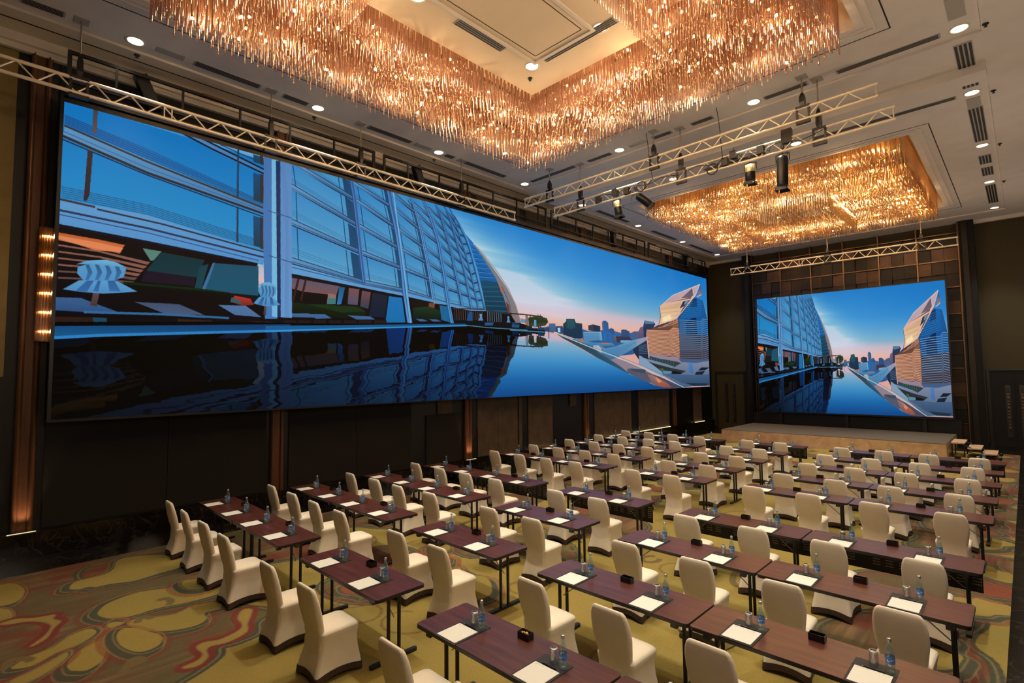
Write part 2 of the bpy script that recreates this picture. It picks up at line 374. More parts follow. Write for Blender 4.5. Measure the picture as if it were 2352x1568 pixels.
SKY_OPS = [[3],
[0,[4920,4079,5028,4190,5037,4358,5167,4394,5176,4145,5347,4190,5405,3748,5138,3802,4920,3862],[95,105,150,70,90,140],100],
[0,[5176,4229,5328,4270,5337,3819,5175,3811],[60,70,110],100],
[0,[5213,4127,5274,4159,5273,3861,5222,3866],[190,215,250],100],
[0,[5770,4210,5940,4103,6251,4238,6437,4377,6532,4463,6628,4265,6801,4177,6827,4409,6955,4473,7032,4229,7326,4430,7383,4748,7494,4743,7490,3785,6625,3184,5789,3358],[70,100,160,60,100,170],100],
[0,[5338,4414,5406,4604,5406,4764,5596,4823,5626,4582,5775,4566,5785,3594,5644,3508,5337,3734],[40,60,85,30,50,80],100],
[0,[5426,4725,5585,4774,5615,4259,5504,4115,5405,4205],[45,90,95,40,75,95],100],
[0,[5923,4488,6050,4595,6229,4509,6228,4109,5925,4159],[70,55,70,60,60,90],100],
[0,[6050,4595,6229,4509,6228,4109,6060,4131],[45,50,75],100],
[0,[6275,4800,6310,4934,6380,4942,6443,4817,6455,4162,6285,4184],[55,90,150,50,100,170],100],
[0,[6275,4800,6313,4935,6320,4192,6285,4184],[110,100,130],100],
[0,[6461,4382,6532,4463,6593,4415,6615,4008,6459,3974],[60,85,140],100],
[0,[6802,4403,6878,4467,7045,4363,7043,3836,6800,3789],[60,80,130],100],
[0,[7084,4240,7191,4398,7326,4430,7351,3895,7096,3780],[90,95,140],100],
[0,[7326,4430,7410,4789,7495,4846,7490,3785,7310,3753],[120,95,120,90,80,120],100],
[0,[7481,4876,7525,5313,7829,5321,7887,5126,7811,4825,7578,4489,7575,3870,7490,3854],[50,60,100,45,45,80],100],
[0,[7525,5286,7829,5307,7828,5145,7538,5029],[110,140,170,80,110,150],100],
[0,[5801,4011,6251,4145,6283,3443,5806,3391],[150,180,215,110,150,200],100],[1,[5807,3941,6209,4043],[70,110,175],100,2],[1,[5807,3876,6209,3976],[70,110,175],100,2],[1,[5807,3811,6209,3908],[70,110,175],100,2],[1,[5807,3746,6209,3841],[70,110,175],100,2],[1,[5806,3681,6209,3773],[70,110,175],100,2],[1,[5806,3615,6209,3706],[70,110,175],100,2],[1,[5806,3550,6208,3638],[70,110,175],100,2],[1,[5806,3485,6208,3571],[70,110,175],100,2],[1,[5806,3420,6208,3503],[70,110,175],100,2],
[0,[6251,4145,6413,4214,6555,4121,6553,3489,6285,3443],[45,100,175],100],
[0,[6578,3746,6652,3920,6851,3929,6849,3410,6577,3366],[120,85,80,80,70,90],100],
[0,[6652,3920,7057,3937,7108,3716,6849,3410,6687,3352],[60,55,80],100],
[0,[6774,3655,7082,3711,7081,3447,6773,3366],[130,170,215],100],[1,[6331,4102,6329,3482],[90,130,190],100,2],[1,[6371,4111,6369,3488],[90,130,190],100,2],[1,[6484,4137,6482,3508],[90,130,190],100,2],[1,[6628,4170,6626,3533],[90,130,190],100,2],
[0,[5810,3362,6159,3544,6875,3479,7576,4076,7601,3393,7131,2661,6155,2324,5937,3145],[50,100,165,40,90,155],100],
[0,[5483,3478,5644,3567,6069,3346,6529,3422,6625,3247,6046,3040],[120,150,195,60,110,170],100],
[0,[5644,3567,5789,3535,5831,3306,5726,3348],[160,120,110],100],
[0,[6226,3384,6458,3410,6434,3312,6248,3302],[190,110,100],100],
[0,[7132,3058,7575,3870,7625,2432,7975,1752,7398,2011,7184,2732],[45,50,85,30,40,60],100],[1,[7321,3284,7616,3498],[110,130,170],100,2],[1,[7321,3176,7615,3360],[110,130,170],100,2],[1,[7321,3068,7615,3223],[110,130,170],100,2],[1,[7320,2961,7614,3085],[110,130,170],100,2],[1,[7320,2853,7614,2947],[110,130,170],100,2],[1,[7319,2746,7613,2810],[110,130,170],100,2],
[0,[6035,3159,6158,3208,6363,3022,6625,3184,7003,3599,7351,3895,7582,4063,7580,3802,7349,3423,6949,2774,6696,2428,6383,2124,6245,2178,6045,2618],[140,165,205,75,120,175],100],
[0,[6035,3159,6180,3199,6247,2945,6268,2271,6133,2384,6041,2738],[165,180,200,235,170,140],100],
[0,[6386,2900,6874,3284,7351,3760,6950,3035,6623,2612],[90,130,190],60],
[0,[7242,3740,7582,4063,7580,3836,7267,3343],[170,150,165],70],
[0,[7583,4491,7993,5120,8701,5842,8948,6875,9313,7722,9463,7986,9809,7855,9994,6043,10003,2118,8918,2224,7655,2573],[60,60,95,70,55,60],100],
[0,[8735,5890,8945,6492,9463,7986,9789,7888,9917,6511,10029,5396,10024,4738,8710,4607],[18,95,175,25,80,150],100],
[0,[9387,7834,9538,7940,9533,7179,9234,6985],[15,55,110],100],
[0,[8785,5679,9190,5879,9146,4705,8727,4610],[35,70,130],100],
[0,[9301,6070,9488,6209,9514,4629,9038,4527,9045,5604],[15,40,85],100],
[0,[7584,4559,8734,5739,8697,2362,7655,2642],[115,75,60,85,60,55],100],
[0,[8533,5603,8734,5777,8764,2291,8613,2320,8421,3222],[140,95,70,110,80,70],100],[1,[7590,4595,7990,4643,8381,4723,8513,4991,8763,4980],[225,160,125],100,4],[1,[8785,5755,9337,5877,9677,5900,9776,6180,10027,6152],[125,160,215],100,3],[1,[7592,4498,7990,4537,8381,4608,8512,4865,8763,4847],[225,160,125],100,4],[1,[8784,5585,9335,5704,9675,5727,9775,6002,10026,5968],[125,160,215],100,3],[1,[7594,4401,7989,4430,8380,4494,8511,4739,8762,4714],[225,160,125],100,4],[1,[8783,5415,9334,5531,9674,5554,9774,5823,10024,5783],[125,160,215],100,3],[1,[7596,4303,7988,4323,8379,4380,8511,4613,8761,4582],[225,160,125],100,4],[1,[8782,5245,9333,5358,9673,5381,9772,5645,10023,5598],[125,160,215],100,3],[1,[7598,4206,7988,4217,8379,4266,8510,4488,8760,4449],[225,160,125],100,4],[1,[8781,5075,9332,5185,9672,5208,9771,5467,10021,5414],[125,160,215],100,3],[1,[7600,4109,7987,4110,8378,4152,8509,4362,8759,4317],[225,160,125],100,4],[1,[8780,4905,9331,5013,9670,5035,9769,5289,10020,5230],[125,160,215],100,3],[1,[7602,4011,7987,4004,8377,4037,8508,4236,8759,4184],[225,160,125],100,4],[1,[8779,4735,9329,4840,9669,4862,9768,5111,10018,5045],[125,160,215],100,3],[1,[7605,3914,7986,3897,8377,3923,8508,4111,8758,4052],[225,160,125],100,4],[1,[8778,4565,9328,4667,9668,4690,9767,4933,10017,4861],[125,160,215],100,3],[1,[7607,3816,7986,3790,8376,3809,8507,3985,8757,3920],[225,160,125],100,4],[1,[8777,4396,9327,4495,9666,4517,9765,4755,10015,4677],[125,160,215],100,3],[1,[7609,3719,7985,3684,8375,3695,8506,3860,8756,3787],[225,160,125],100,4],[1,[8776,4226,9326,4323,9665,4345,9764,4578,10014,4493],[125,160,215],100,3],[1,[7611,3621,7985,3578,8375,3581,8505,3734,8755,3655],[225,160,125],100,4],[1,[8775,4057,9324,4150,9664,4173,9763,4400,10012,4310],[125,160,215],100,3],[1,[7613,3524,7984,3471,8374,3467,8505,3609,8754,3523],[225,160,125],100,4],[1,[8774,3887,9323,3978,9663,4000,9761,4223,10011,4126],[125,160,215],100,3],[1,[7615,3427,7984,3365,8373,3353,8504,3483,8754,3391],[225,160,125],100,4],[1,[8773,3718,9322,3806,9661,3828,9760,4045,10010,3942],[125,160,215],100,3],[1,[7617,3329,7983,3258,8373,3239,8503,3358,8753,3259],[225,160,125],100,4],[1,[8772,3549,9321,3634,9660,3656,9759,3868,10008,3759],[125,160,215],100,3],[1,[7619,3232,7982,3152,8372,3126,8503,3233,8752,3127],[225,160,125],100,4],[1,[8771,3380,9320,3462,9659,3484,9757,3690,10007,3575],[125,160,215],100,3],[1,[7622,3134,7982,3046,8372,3012,8502,3107,8751,2995],[225,160,125],100,4],[1,[8769,3210,9318,3290,9657,3312,9756,3513,10005,3392],[125,160,215],100,3],[1,[7624,3037,7981,2940,8371,2898,8501,2982,8750,2863],[225,160,125],100,4],[1,[8768,3041,9317,3118,9656,3140,9755,3336,10004,3208],[110,120,160],100,3],[1,[7626,2939,7981,2833,8370,2784,8500,2857,8750,2731],[225,160,125],100,4],[1,[8767,2873,9316,2946,9655,2969,9753,3159,10002,3025],[110,120,160],100,3],[1,[7628,2841,7980,2727,8370,2671,8500,2732,8749,2599],[190,150,150],100,4],[1,[8766,2704,9315,2775,9654,2797,9752,2982,10001,2842],[110,120,160],100,3],[1,[7630,2744,7980,2621,8369,2557,8499,2607,8748,2467],[190,150,150],100,4],[1,[8765,2535,9314,2603,9652,2625,9751,2805,9999,2659],[110,120,160],100,3],[1,[7632,2646,7979,2515,8368,2443,8498,2482,8747,2335],[190,150,150],100,4],[1,[8764,2366,9312,2432,9651,2454,9749,2629,9998,2476],[110,120,160],100,3],[1,[8838,5999,9432,6254,9720,6445],[60,125,190],100,2],[1,[8846,6168,9433,6428,9721,6623],[60,125,190],100,2],[1,[8854,6338,9435,6603,9722,6801],[60,125,190],100,2],[1,[8862,6508,9436,6777,9724,6979],[60,125,190],100,2],[1,[8870,6678,9437,6952,9725,7157],[60,125,190],100,2],[1,[8878,6849,9438,7127,9726,7335],[60,125,190],100,2],[1,[8886,7019,9440,7301,9728,7513],[60,125,190],100,2],[1,[8894,7191,9441,7476,9729,7692],[60,125,190],100,2],[1,[8902,7362,9442,7651,9730,7870],[60,125,190],100,2],[1,[7991,4871,8498,5282,8716,5584],[215,150,115],100,3],[1,[8177,5099,8499,5445,8717,5704],[215,150,115],100,3],[1,[8369,5334,8500,5608,8718,5824],[215,150,115],100,3],[1,[8566,5576,8501,5771,8718,5945],[215,150,115],100,3],
[0,[7641,2778,8748,2478,8848,2108,7683,2540],[165,135,150,140,125,150],100],
[0,[8697,2474,10014,2485,10011,2118,9496,2057,8831,2145],[80,95,140],100],
[0,[8046,6587,8546,7763,9702,9330,9502,8203,9312,7683,8948,6875,8684,5874,8435,5574,8008,5160,8073,5823],[225,185,175,235,175,140],100],
[0,[8092,6548,8846,7255,8880,7154,8635,6008,8402,5564,8101,5330,8119,5910],[205,165,130,250,215,160],100],[1,[8107,6409,8758,6863],[190,150,120],60,3],[1,[8106,6251,8757,6682],[235,200,170],60,3],[1,[8105,6092,8756,6500],[190,150,120],60,3],[1,[8104,5934,8755,6318],[235,200,170],60,3],[1,[8103,5776,8754,6137],[190,150,120],60,3],
[0,[8150,5776,8438,6090,8468,5731,8179,5425],[255,235,190],80],
[0,[8250,6936,8546,7763,9702,9330,9357,8768,8883,7651,8411,7112],[205,175,180,185,160,170],100],
[0,[8883,7651,9357,8784,9390,8151,9277,7903],[95,85,110,120,100,110],100],
[0,[8411,7112,9296,7951,9295,7833,8576,7240],[110,90,90],100],
[0,[9375,8761,9702,9306,9503,8283,9446,8177],[190,170,175],100],
[0,[8809,6746,8951,7413,9276,7706,9019,7057],[50,55,75],100],
[0,[9040,7466,9220,7620,9056,7225,8985,7120],[120,150,190],100],
[0,[9702,9330,9793,8377,9501,8027,9618,8336],[45,65,110,190,140,130],100],[1,[9702,9306,9503,8283,9200,7362,8736,6041,8467,5621,8023,5165],[240,195,180],100,5],[1,[8046,6587,8082,5826,8011,5175],[60,50,70],100,4],[1,[8055,6591,8552,7766,9694,9310],[230,200,200],100,3],
[0,[9540,8100,9734,8390,9753,8318,9578,8093],[240,170,140],100],
[0,[7655,2607,7979,2423,8546,2242,8814,2106,8543,1763,7977,2034,7653,2262],[40,70,80,60,60,55],100],[1,[7712,2543,7717,2301],[45,130,130],100,3],[1,[7806,2509,7811,2244],[45,130,130],100,3],[1,[7901,2474,7905,2186],[45,130,130],100,3],[1,[7997,2439,8001,2127],[45,130,130],100,3],[1,[8095,2403,8099,2068],[45,130,130],100,3],[1,[8194,2366,8198,2008],[45,130,130],100,3],[1,[8294,2330,8298,1946],[45,130,130],100,3],[1,[8396,2292,8401,1884],[45,130,130],100,3],[1,[8500,2254,8504,1821],[45,130,130],100,3],
[0,[7319,2611,7484,2422,8286,1975,8543,1763,8883,2185,9421,2133,10013,2363,10003,82,9296,109,8869,38,8124,1041,7316,1940],[150,145,175,85,95,130],100],
[0,[7483,2286,7798,2027,8380,1687,8983,1430,8774,1169,8094,1185,7796,1679],[35,40,45,50,55,60],100],
[0,[8379,1469,8809,1318,8757,1184,8442,1213],[15,20,22],100],
[0,[7975,1611,8097,1683,8158,1469,8065,1398],[70,90,60],100],
[0,[8096,1469,8443,1396,8410,1214,8125,1184],[110,140,175],100],
[0,[7319,2611,7401,2551,8095,1327,8093,971,7343,1908],[150,160,195],100],
[0,[9093,2118,9274,2126,9286,1195,9106,1314],[95,130,200,80,110,180],100],
[0,[9646,1745,10008,1751,9799,1506,9492,1466],[20,30,50],100],
[0,[9416,1349,9799,1426,9680,1107,9340,1093],[25,35,55],100],
[0,[8094,1220,9340,1077,10011,1139,10003,82,9296,109,8803,419],[85,100,145,60,75,110],100],
[0,[8941,408,9948,289,9828,82,9296,109],[30,50,75],100],
[0,[6944,1602,7396,1471,8093,900,8904,19,7672,26,7338,633,6969,1277],[90,80,90,75,70,90],100],
[0,[7563,1197,7735,1124,8246,462,8403,123,7937,65,7675,713],[215,120,80,140,80,70],100],
[0,[6996,1635,7536,1539,7507,1267,7126,1406],[40,45,60],100],
[0,[7677,1126,7852,981,8061,618,7969,484,7792,775],[235,150,105],80],
[0,[5129,3856,5213,3791,5937,3145,6068,2922,6743,1792,6995,1276,7788,47,7557,39,6967,886,6291,2088,5809,2830,5327,3505],[55,65,75,60,95,140],100],
[0,[6068,2922,6292,2643,7234,1871,7852,1051,7937,65,7672,94,6743,1728,6156,2629],[70,100,140,110,95,110],55],[1,[5138,3847,5327,3647,6024,2977,6720,2366,7397,1673,8887,36],[190,205,225],100,4],[1,[6024,3037,6623,2549,8094,1185,9223,116],[90,105,135],100,1.5],[1,[6994,1243,7788,47],[130,165,200],100,3],
[0,[7560,515,7703,539,7967,62,7759,50],[150,150,165],70],
[0,[5129,3856,5194,3871,5250,3771,5156,3695],[200,190,190],100],
[0,[-21,4824,1562,4458,1569,2811,-10,2307],[14,10,14],100],
[0,[1340,4037,3764,4043,4600,4061,4600,3839,1344,2905],[14,12,18],100],
[0,[3567,8790,3682,8410,3881,7664,4067,6802,4239,6040,4371,5232,4473,4210,3863,4072,3762,6353],[30,110,205,25,75,120],100],[1,[3663,8124,3761,8061],[15,60,140],100,2],[1,[3644,8312,3721,8291],[70,140,215],100,2],[1,[3687,7884,3805,7832],[15,60,140],100,2],[1,[3656,8064,3765,8064],[70,140,215],100,2],[1,[3710,7642,3849,7600],[15,60,140],100,2],[1,[3668,7815,3809,7835],[70,140,215],100,2],[1,[3734,7399,3893,7367],[15,60,140],100,2],[1,[3679,7566,3853,7603],[70,140,215],100,2],[1,[3758,7156,3938,7132],[15,60,140],100,2],[1,[3691,7317,3897,7370],[70,140,215],100,2],[1,[3781,6911,3984,6894],[15,60,140],100,2],[1,[3703,7066,3942,7134],[70,140,215],100,2],[1,[3805,6665,4029,6654],[15,60,140],100,2],[1,[3715,6816,3988,6896],[70,140,215],100,2],[1,[3829,6417,4076,6412],[15,60,140],100,2],[1,[3727,6565,4034,6656],[70,140,215],100,2],
[0,[3762,6353,4088,6461,4261,5476,4282,4192,3883,4077],[30,75,110,15,45,70],100],[1,[3822,6043,4131,6200],[35,95,125],100,3],[1,[3822,5782,4150,5926],[35,95,125],100,3],[1,[3822,5522,4169,5650],[35,95,125],100,3],[1,[3822,5262,4189,5374],[35,95,125],100,3],[1,[3822,5002,4208,5097],[35,95,125],100,3],[1,[3823,4743,4228,4819],[35,95,125],100,3],[1,[3823,4483,4247,4539],[35,95,125],100,3],
[0,[3683,8342,3841,7843,4067,6944,4239,6183,4383,5309,4484,4213,4305,4163,4174,5652,4046,6649,3821,7760],[120,130,140,135,120,125],100],[1,[3683,8376,3851,7885,4078,7020,4261,6158,4394,5241,4484,4250],[170,150,140],100,4],
[0,[4088,6461,4163,6145,4174,5866,4131,5916],[190,100,80],100],
[0,[4217,5386,4272,5193,4316,4202,4261,4186],[110,60,50],100],[1,[4152,6211,4282,5269,4338,4208],[70,90,120],100,3],
[0,[1412,12333,2056,11541,3336,10004,3492,9260,3605,8552,3742,7023,3822,5837,3877,4762,3647,4712,3100,4951,2735,5098,1527,5408],[45,130,205,105,160,215],100],
[0,[1443,12247,2079,10643,2104,9965,1469,11353],[45,125,202,95,157,215],100],[1,[1461,11615,2097,10158],[35,85,150],55,1.2],[1,[1463,11549,2098,10109],[35,85,150],55,1.2],[1,[1464,11483,2100,10061],[35,85,150],55,1.2],[1,[1506,12023,1532,11079],[30,70,120],100,2.4],[1,[1954,10976,1980,10222],[30,70,120],100,2.4],
[0,[1997,10874,2079,10643,2105,9914,2023,10139],[20,55,95,25,65,110],85],
[0,[1443,11378,2127,10036,2127,9844,1444,11118],[120,155,210,75,110,165],100],[1,[1443,11378,2127,10036],[35,55,95],100,2],[1,[1444,11118,2127,9844],[22,35,70],100,2.6],[1,[1444,11209,2127,9911],[40,60,110],100,1.4],
[0,[1469,11155,2105,9836,2136,9207,1489,10292],[50,128,204,100,160,215],100],[1,[1483,10545,2126,9387],[35,85,150],55,1.2],[1,[1485,10481,2128,9341],[35,85,150],55,1.2],[1,[1486,10418,2130,9296],[35,85,150],55,1.2],[1,[1532,10970,1554,10064],[30,70,120],100,2.4],[1,[1980,10106,2008,9402],[30,70,120],100,2.4],
[0,[2024,10022,2105,9836,2136,9160,2053,9337],[20,55,95,25,65,110],85],
[0,[1464,10324,2158,9280,2159,9088,1465,10064],[120,155,210,75,110,165],100],[1,[1464,10324,2158,9280],[35,55,95],100,2],[1,[1465,10064,2159,9088],[22,35,70],100,2.6],[1,[1464,10155,2158,9155],[40,60,110],100,1.4],
[0,[1490,10095,2136,9042,2170,8079,1521,9221],[55,131,205,105,162,215],100],[1,[1512,9477,2160,8354],[35,85,150],55,1.2],[1,[1514,9413,2162,8285],[35,85,150],55,1.2],[1,[1516,9348,2164,8216],[35,85,150],55,1.2],[1,[1554,9952,1586,8984],[30,70,120],100,2.4],[1,[2009,9283,2042,8265],[30,70,120],100,2.4],
[0,[2053,9218,2136,9042,2170,8008,2086,8195],[20,55,95,25,65,110],85],
[0,[1495,9255,2192,8125,2193,7933,1496,8996],[120,155,210,75,110,165],100],[1,[1495,9255,2192,8125],[35,55,95],100,2],[1,[1496,8996,2193,7933],[22,35,70],100,2.6],[1,[1496,9086,2192,8000],[40,60,110],100,1.4],
[0,[1522,8972,2170,7884,2202,6868,1532,7734],[60,134,207,110,165,215],100],[1,[1529,8096,2193,7158],[35,85,150],55,1.2],[1,[1530,8006,2195,7085],[35,85,150],55,1.2],[1,[1531,7915,2197,7012],[35,85,150],55,1.2],[1,[1586,8831,1599,7516],[30,70,120],100,2.4],[1,[2042,8102,2070,6985],[30,70,120],100,2.4],
[0,[2087,8031,2170,7884,2203,6793,2116,6933],[20,55,95,25,65,110],85],
[0,[1507,7749,2225,6906,2226,6714,1508,7490],[120,155,210,75,110,165],100],[1,[1507,7749,2225,6906],[35,55,95],100,2],[1,[1508,7490,2226,6714],[22,35,70],100,2.6],[1,[1507,7581,2226,6781],[40,60,110],100,1.4],
[0,[1533,7446,2203,6655,2244,5519,1547,6108],[65,137,208,115,167,215],100],[1,[1543,6500,2232,5844],[35,85,150],55,1.2],[1,[1544,6402,2234,5763],[35,85,150],55,1.2],[1,[1545,6304,2237,5681],[35,85,150],55,1.2],[1,[1600,7350,1617,5923],[30,70,120],100,2.4],[1,[2070,6808,2105,5567],[30,70,120],100,2.4],
[0,[2116,6755,2203,6655,2244,5436,2153,5532],[20,55,95,25,65,110],85],
[0,[1522,6122,2267,5545,2267,5353,1523,5864],[120,155,210,75,110,165],100],[1,[1522,6122,2267,5545],[35,55,95],100,2],[1,[1523,5864,2267,5353],[22,35,70],100,2.6],[1,[1522,5954,2267,5420],[40,60,110],100,1.4],
[0,[2079,11372,2487,10584,2523,10001,2123,10828],[45,125,202,95,157,215],100],[1,[2110,10987,2512,10167],[35,85,150],55,1.2],[1,[2112,10947,2514,10125],[35,85,150],55,1.2],[1,[2115,10906,2516,10083],[35,85,150],55,1.2],[1,[2117,11256,2160,10652],[30,70,120],100,2.4],[1,[2413,10763,2451,10141],[30,70,120],100,2.4],
[0,[2441,10716,2487,10584,2523,9956,2478,10093],[20,55,95,25,65,110],85],
[0,[2100,10860,2543,10062,2543,9896,2101,10650],[120,155,210,75,110,165],100],[1,[2100,10860,2543,10062],[35,55,95],100,2],[1,[2101,10650,2543,9896],[22,35,70],100,2.6],[1,[2101,10724,2543,9954],[40,60,110],100,1.4],
[0,[2123,10682,2523,9882,2557,9292,2149,10017],[49,127,203,99,159,215],100],[1,[2141,10212,2546,9461],[35,85,150],55,1.2],[1,[2143,10163,2549,9418],[35,85,150],55,1.2],[1,[2145,10114,2551,9376],[35,85,150],55,1.2],[1,[2160,10567,2187,9851],[30,70,120],100,2.4],[1,[2451,10053,2483,9409],[30,70,120],100,2.4],
[0,[2478,10005,2523,9882,2557,9248,2511,9368],[20,55,95,25,65,110],85],
[0,[2127,10045,2577,9352,2578,9185,2127,9835],[120,155,210,75,110,165],100],[1,[2127,10045,2577,9352],[35,55,95],100,2],[1,[2127,9835,2578,9185],[22,35,70],100,2.6],[1,[2127,9909,2578,9244],[40,60,110],100,1.4],
[0,[2150,9872,2557,9147,2611,8345,2181,9255],[53,130,205,103,161,215],100],[1,[2171,9436,2595,8574],[35,85,150],55,1.2],[1,[2173,9390,2598,8516],[35,85,150],55,1.2],[1,[2175,9345,2601,8458],[35,85,150],55,1.2],[1,[2187,9771,2221,9067],[30,70,120],100,2.4],[1,[2483,9327,2533,8487],[30,70,120],100,2.4],
[0,[2511,9285,2557,9147,2611,8284,2562,8432],[20,55,95,25,65,110],85],
[0,[2158,9289,2632,8386,2632,8219,2159,9078],[120,155,210,75,110,165],100],[1,[2158,9289,2632,8386],[35,55,95],100,2],[1,[2159,9078,2632,8219],[22,35,70],100,2.6],[1,[2158,9152,2632,8277],[40,60,110],100,1.4],
[0,[2181,9065,2611,8182,2654,7362,2215,8120],[57,132,206,107,163,215],100],[1,[2205,8397,2641,7596],[35,85,150],55,1.2],[1,[2207,8328,2644,7537],[35,85,150],55,1.2],[1,[2209,8258,2646,7478],[35,85,150],55,1.2],[1,[2222,8947,2256,7934],[30,70,120],100,2.4],[1,[2533,8363,2574,7466],[30,70,120],100,2.4],
[0,[2562,8308,2611,8182,2654,7301,2604,7422],[20,55,95,25,65,110],85],
[0,[2192,8134,2675,7401,2675,7232,2193,7923],[120,155,210,75,110,165],100],[1,[2192,8134,2675,7401],[35,55,95],100,2],[1,[2193,7923,2675,7232],[22,35,70],100,2.6],[1,[2192,7997,2675,7291],[40,60,110],100,1.4],
[0,[2216,7899,2654,7205,2686,6421,2248,6901],[61,135,207,111,165,215],100],[1,[2238,7194,2677,6645],[35,85,150],55,1.2],[1,[2240,7120,2679,6588],[35,85,150],55,1.2],[1,[2242,7047,2681,6532],[35,85,150],55,1.2],[1,[2257,7809,2289,6752],[30,70,120],100,2.4],[1,[2574,7336,2606,6467],[30,70,120],100,2.4],
[0,[2604,7291,2654,7205,2686,6363,2636,6440],[20,55,95,25,65,110],85],
[0,[2225,6916,2708,6460,2708,6292,2226,6704],[120,155,210,75,110,165],100],[1,[2225,6916,2708,6460],[35,55,95],100,2],[1,[2226,6704,2708,6292],[22,35,70],100,2.6],[1,[2226,6778,2708,6351],[40,60,110],100,1.4],
[0,[2249,6660,2687,6255,2713,5362,2290,5545],[65,137,208,115,167,215],100],[1,[2278,5872,2705,5618],[35,85,150],55,1.2],[1,[2280,5790,2707,5554],[35,85,150],55,1.2],[1,[2283,5708,2708,5490],[35,85,150],55,1.2],[1,[2290,6613,2329,5430],[30,70,120],100,2.4],[1,[2607,6322,2636,5338],[30,70,120],100,2.4],
[0,[2637,6294,2687,6255,2713,5298,2666,5329],[20,55,95,25,65,110],85],
[0,[2267,5554,2734,5392,2735,5224,2268,5343],[120,155,210,75,110,165],100],[1,[2267,5554,2734,5392],[35,55,95],100,2],[1,[2268,5343,2735,5224],[22,35,70],100,2.6],[1,[2267,5417,2735,5283],[40,60,110],100,1.4],
[0,[2528,10618,2821,9651,2861,9276,2564,10047],[45,125,202,95,157,215],100],[1,[2553,10214,2849,9383],[35,85,150],55,1.2],[1,[2555,10172,2851,9356],[35,85,150],55,1.2],[1,[2557,10129,2854,9328],[35,85,150],55,1.2],[1,[2552,10478,2589,9882],[30,70,120],100,2.4],[1,[2770,9841,2809,9411],[30,70,120],100,2.4],
[0,[2790,9781,2821,9651,2861,9246,2830,9367],[20,55,95,25,65,110],85],
[0,[2543,10071,2879,9332,2879,9195,2543,9887],[120,155,210,75,110,165],100],[1,[2543,10071,2879,9332],[35,55,95],100,2],[1,[2543,9887,2879,9195],[22,35,70],100,2.6],[1,[2543,9951,2879,9243],[40,60,110],100,1.4],
[0,[2564,9912,2861,9160,2919,8483,2598,9335],[49,127,203,99,159,215],100],[1,[2588,9504,2902,8676],[35,85,150],55,1.2],[1,[2590,9461,2905,8627],[35,85,150],55,1.2],[1,[2592,9418,2909,8578],[35,85,150],55,1.2],[1,[2589,9807,2626,9158],[30,70,120],100,2.4],[1,[2810,9335,2862,8617],[30,70,120],100,2.4],
[0,[2830,9290,2861,9160,2919,8431,2885,8566],[20,55,95,25,65,110],85],
[0,[2577,9361,2937,8515,2937,8378,2578,9177],[120,155,210,75,110,165],100],[1,[2577,9361,2937,8515],[35,55,95],100,2],[1,[2578,9177,2937,8378],[22,35,70],100,2.6],[1,[2578,9241,2937,8426],[40,60,110],100,1.4],
[0,[2599,9168,2919,8344,2961,7645,2653,8382],[53,130,205,103,161,215],100],[1,[2637,8613,2949,7845],[35,85,150],55,1.2],[1,[2640,8555,2951,7795],[35,85,150],55,1.2],[1,[2643,8496,2954,7744],[35,85,150],55,1.2],[1,[2626,9056,2679,8209],[30,70,120],100,2.4],[1,[2863,8512,2907,7751],[30,70,120],100,2.4],
[0,[2885,8461,2919,8344,2961,7593,2929,7708],[20,55,95,25,65,110],85],
[0,[2632,8395,2979,7675,2979,7538,2632,8210],[120,155,210,75,110,165],100],[1,[2632,8395,2979,7675],[35,55,95],100,2],[1,[2632,8210,2979,7538],[22,35,70],100,2.6],[1,[2632,8275,2979,7586],[40,60,110],100,1.4],
[0,[2653,8199,2961,7515,3004,6889,2696,7394],[57,132,206,107,163,215],100],[1,[2683,7630,2991,7068],[35,85,150],55,1.2],[1,[2686,7570,2993,7023],[35,85,150],55,1.2],[1,[2689,7511,2996,6978],[35,85,150],55,1.2],[1,[2679,8106,2722,7254],[30,70,120],100,2.4],[1,[2908,7645,2950,6950],[30,70,120],100,2.4],
[0,[2929,7602,2961,7515,3004,6843,2971,6922],[20,55,95,25,65,110],85],
[0,[2675,7409,3022,6923,3022,6786,2675,7224],[120,155,210,75,110,165],100],[1,[2675,7409,3022,6923],[35,55,95],100,2],[1,[2675,7224,3022,6786],[22,35,70],100,2.6],[1,[2675,7289,3022,6834],[40,60,110],100,1.4],
[0,[2697,7217,3004,6758,3041,6071,2729,6448],[61,135,207,111,165,215],100],[1,[2719,6673,3030,6268],[35,85,150],55,1.2],[1,[2721,6616,3032,6218],[35,85,150],55,1.2],[1,[2723,6560,3035,6169],[35,85,150],55,1.2],[1,[2722,7158,2755,6330],[30,70,120],100,2.4],[1,[2950,6851,2987,6102],[30,70,120],100,2.4],
[0,[2972,6822,3004,6758,3041,6021,3009,6081],[20,55,95,25,65,110],85],
[0,[2707,6469,3060,6100,3060,5962,2708,6284],[120,155,210,75,110,165],100],[1,[2707,6469,3060,6100],[35,55,95],100,2],[1,[2708,6284,3060,5962],[22,35,70],100,2.6],[1,[2708,6349,3060,6010],[40,60,110],100,1.4],
[0,[2729,6260,3042,5921,3081,5097,2756,5384],[65,137,208,115,167,215],100],[1,[2748,5640,3069,5333],[35,85,150],55,1.2],[1,[2750,5576,3072,5274],[35,85,150],55,1.2],[1,[2751,5512,3074,5215],[35,85,150],55,1.2],[1,[2755,6221,2784,5273],[30,70,120],100,2.4],[1,[2987,5990,3024,5100],[30,70,120],100,2.4],
[0,[3009,5969,3042,5921,3081,5037,3047,5083],[20,55,95,25,65,110],85],
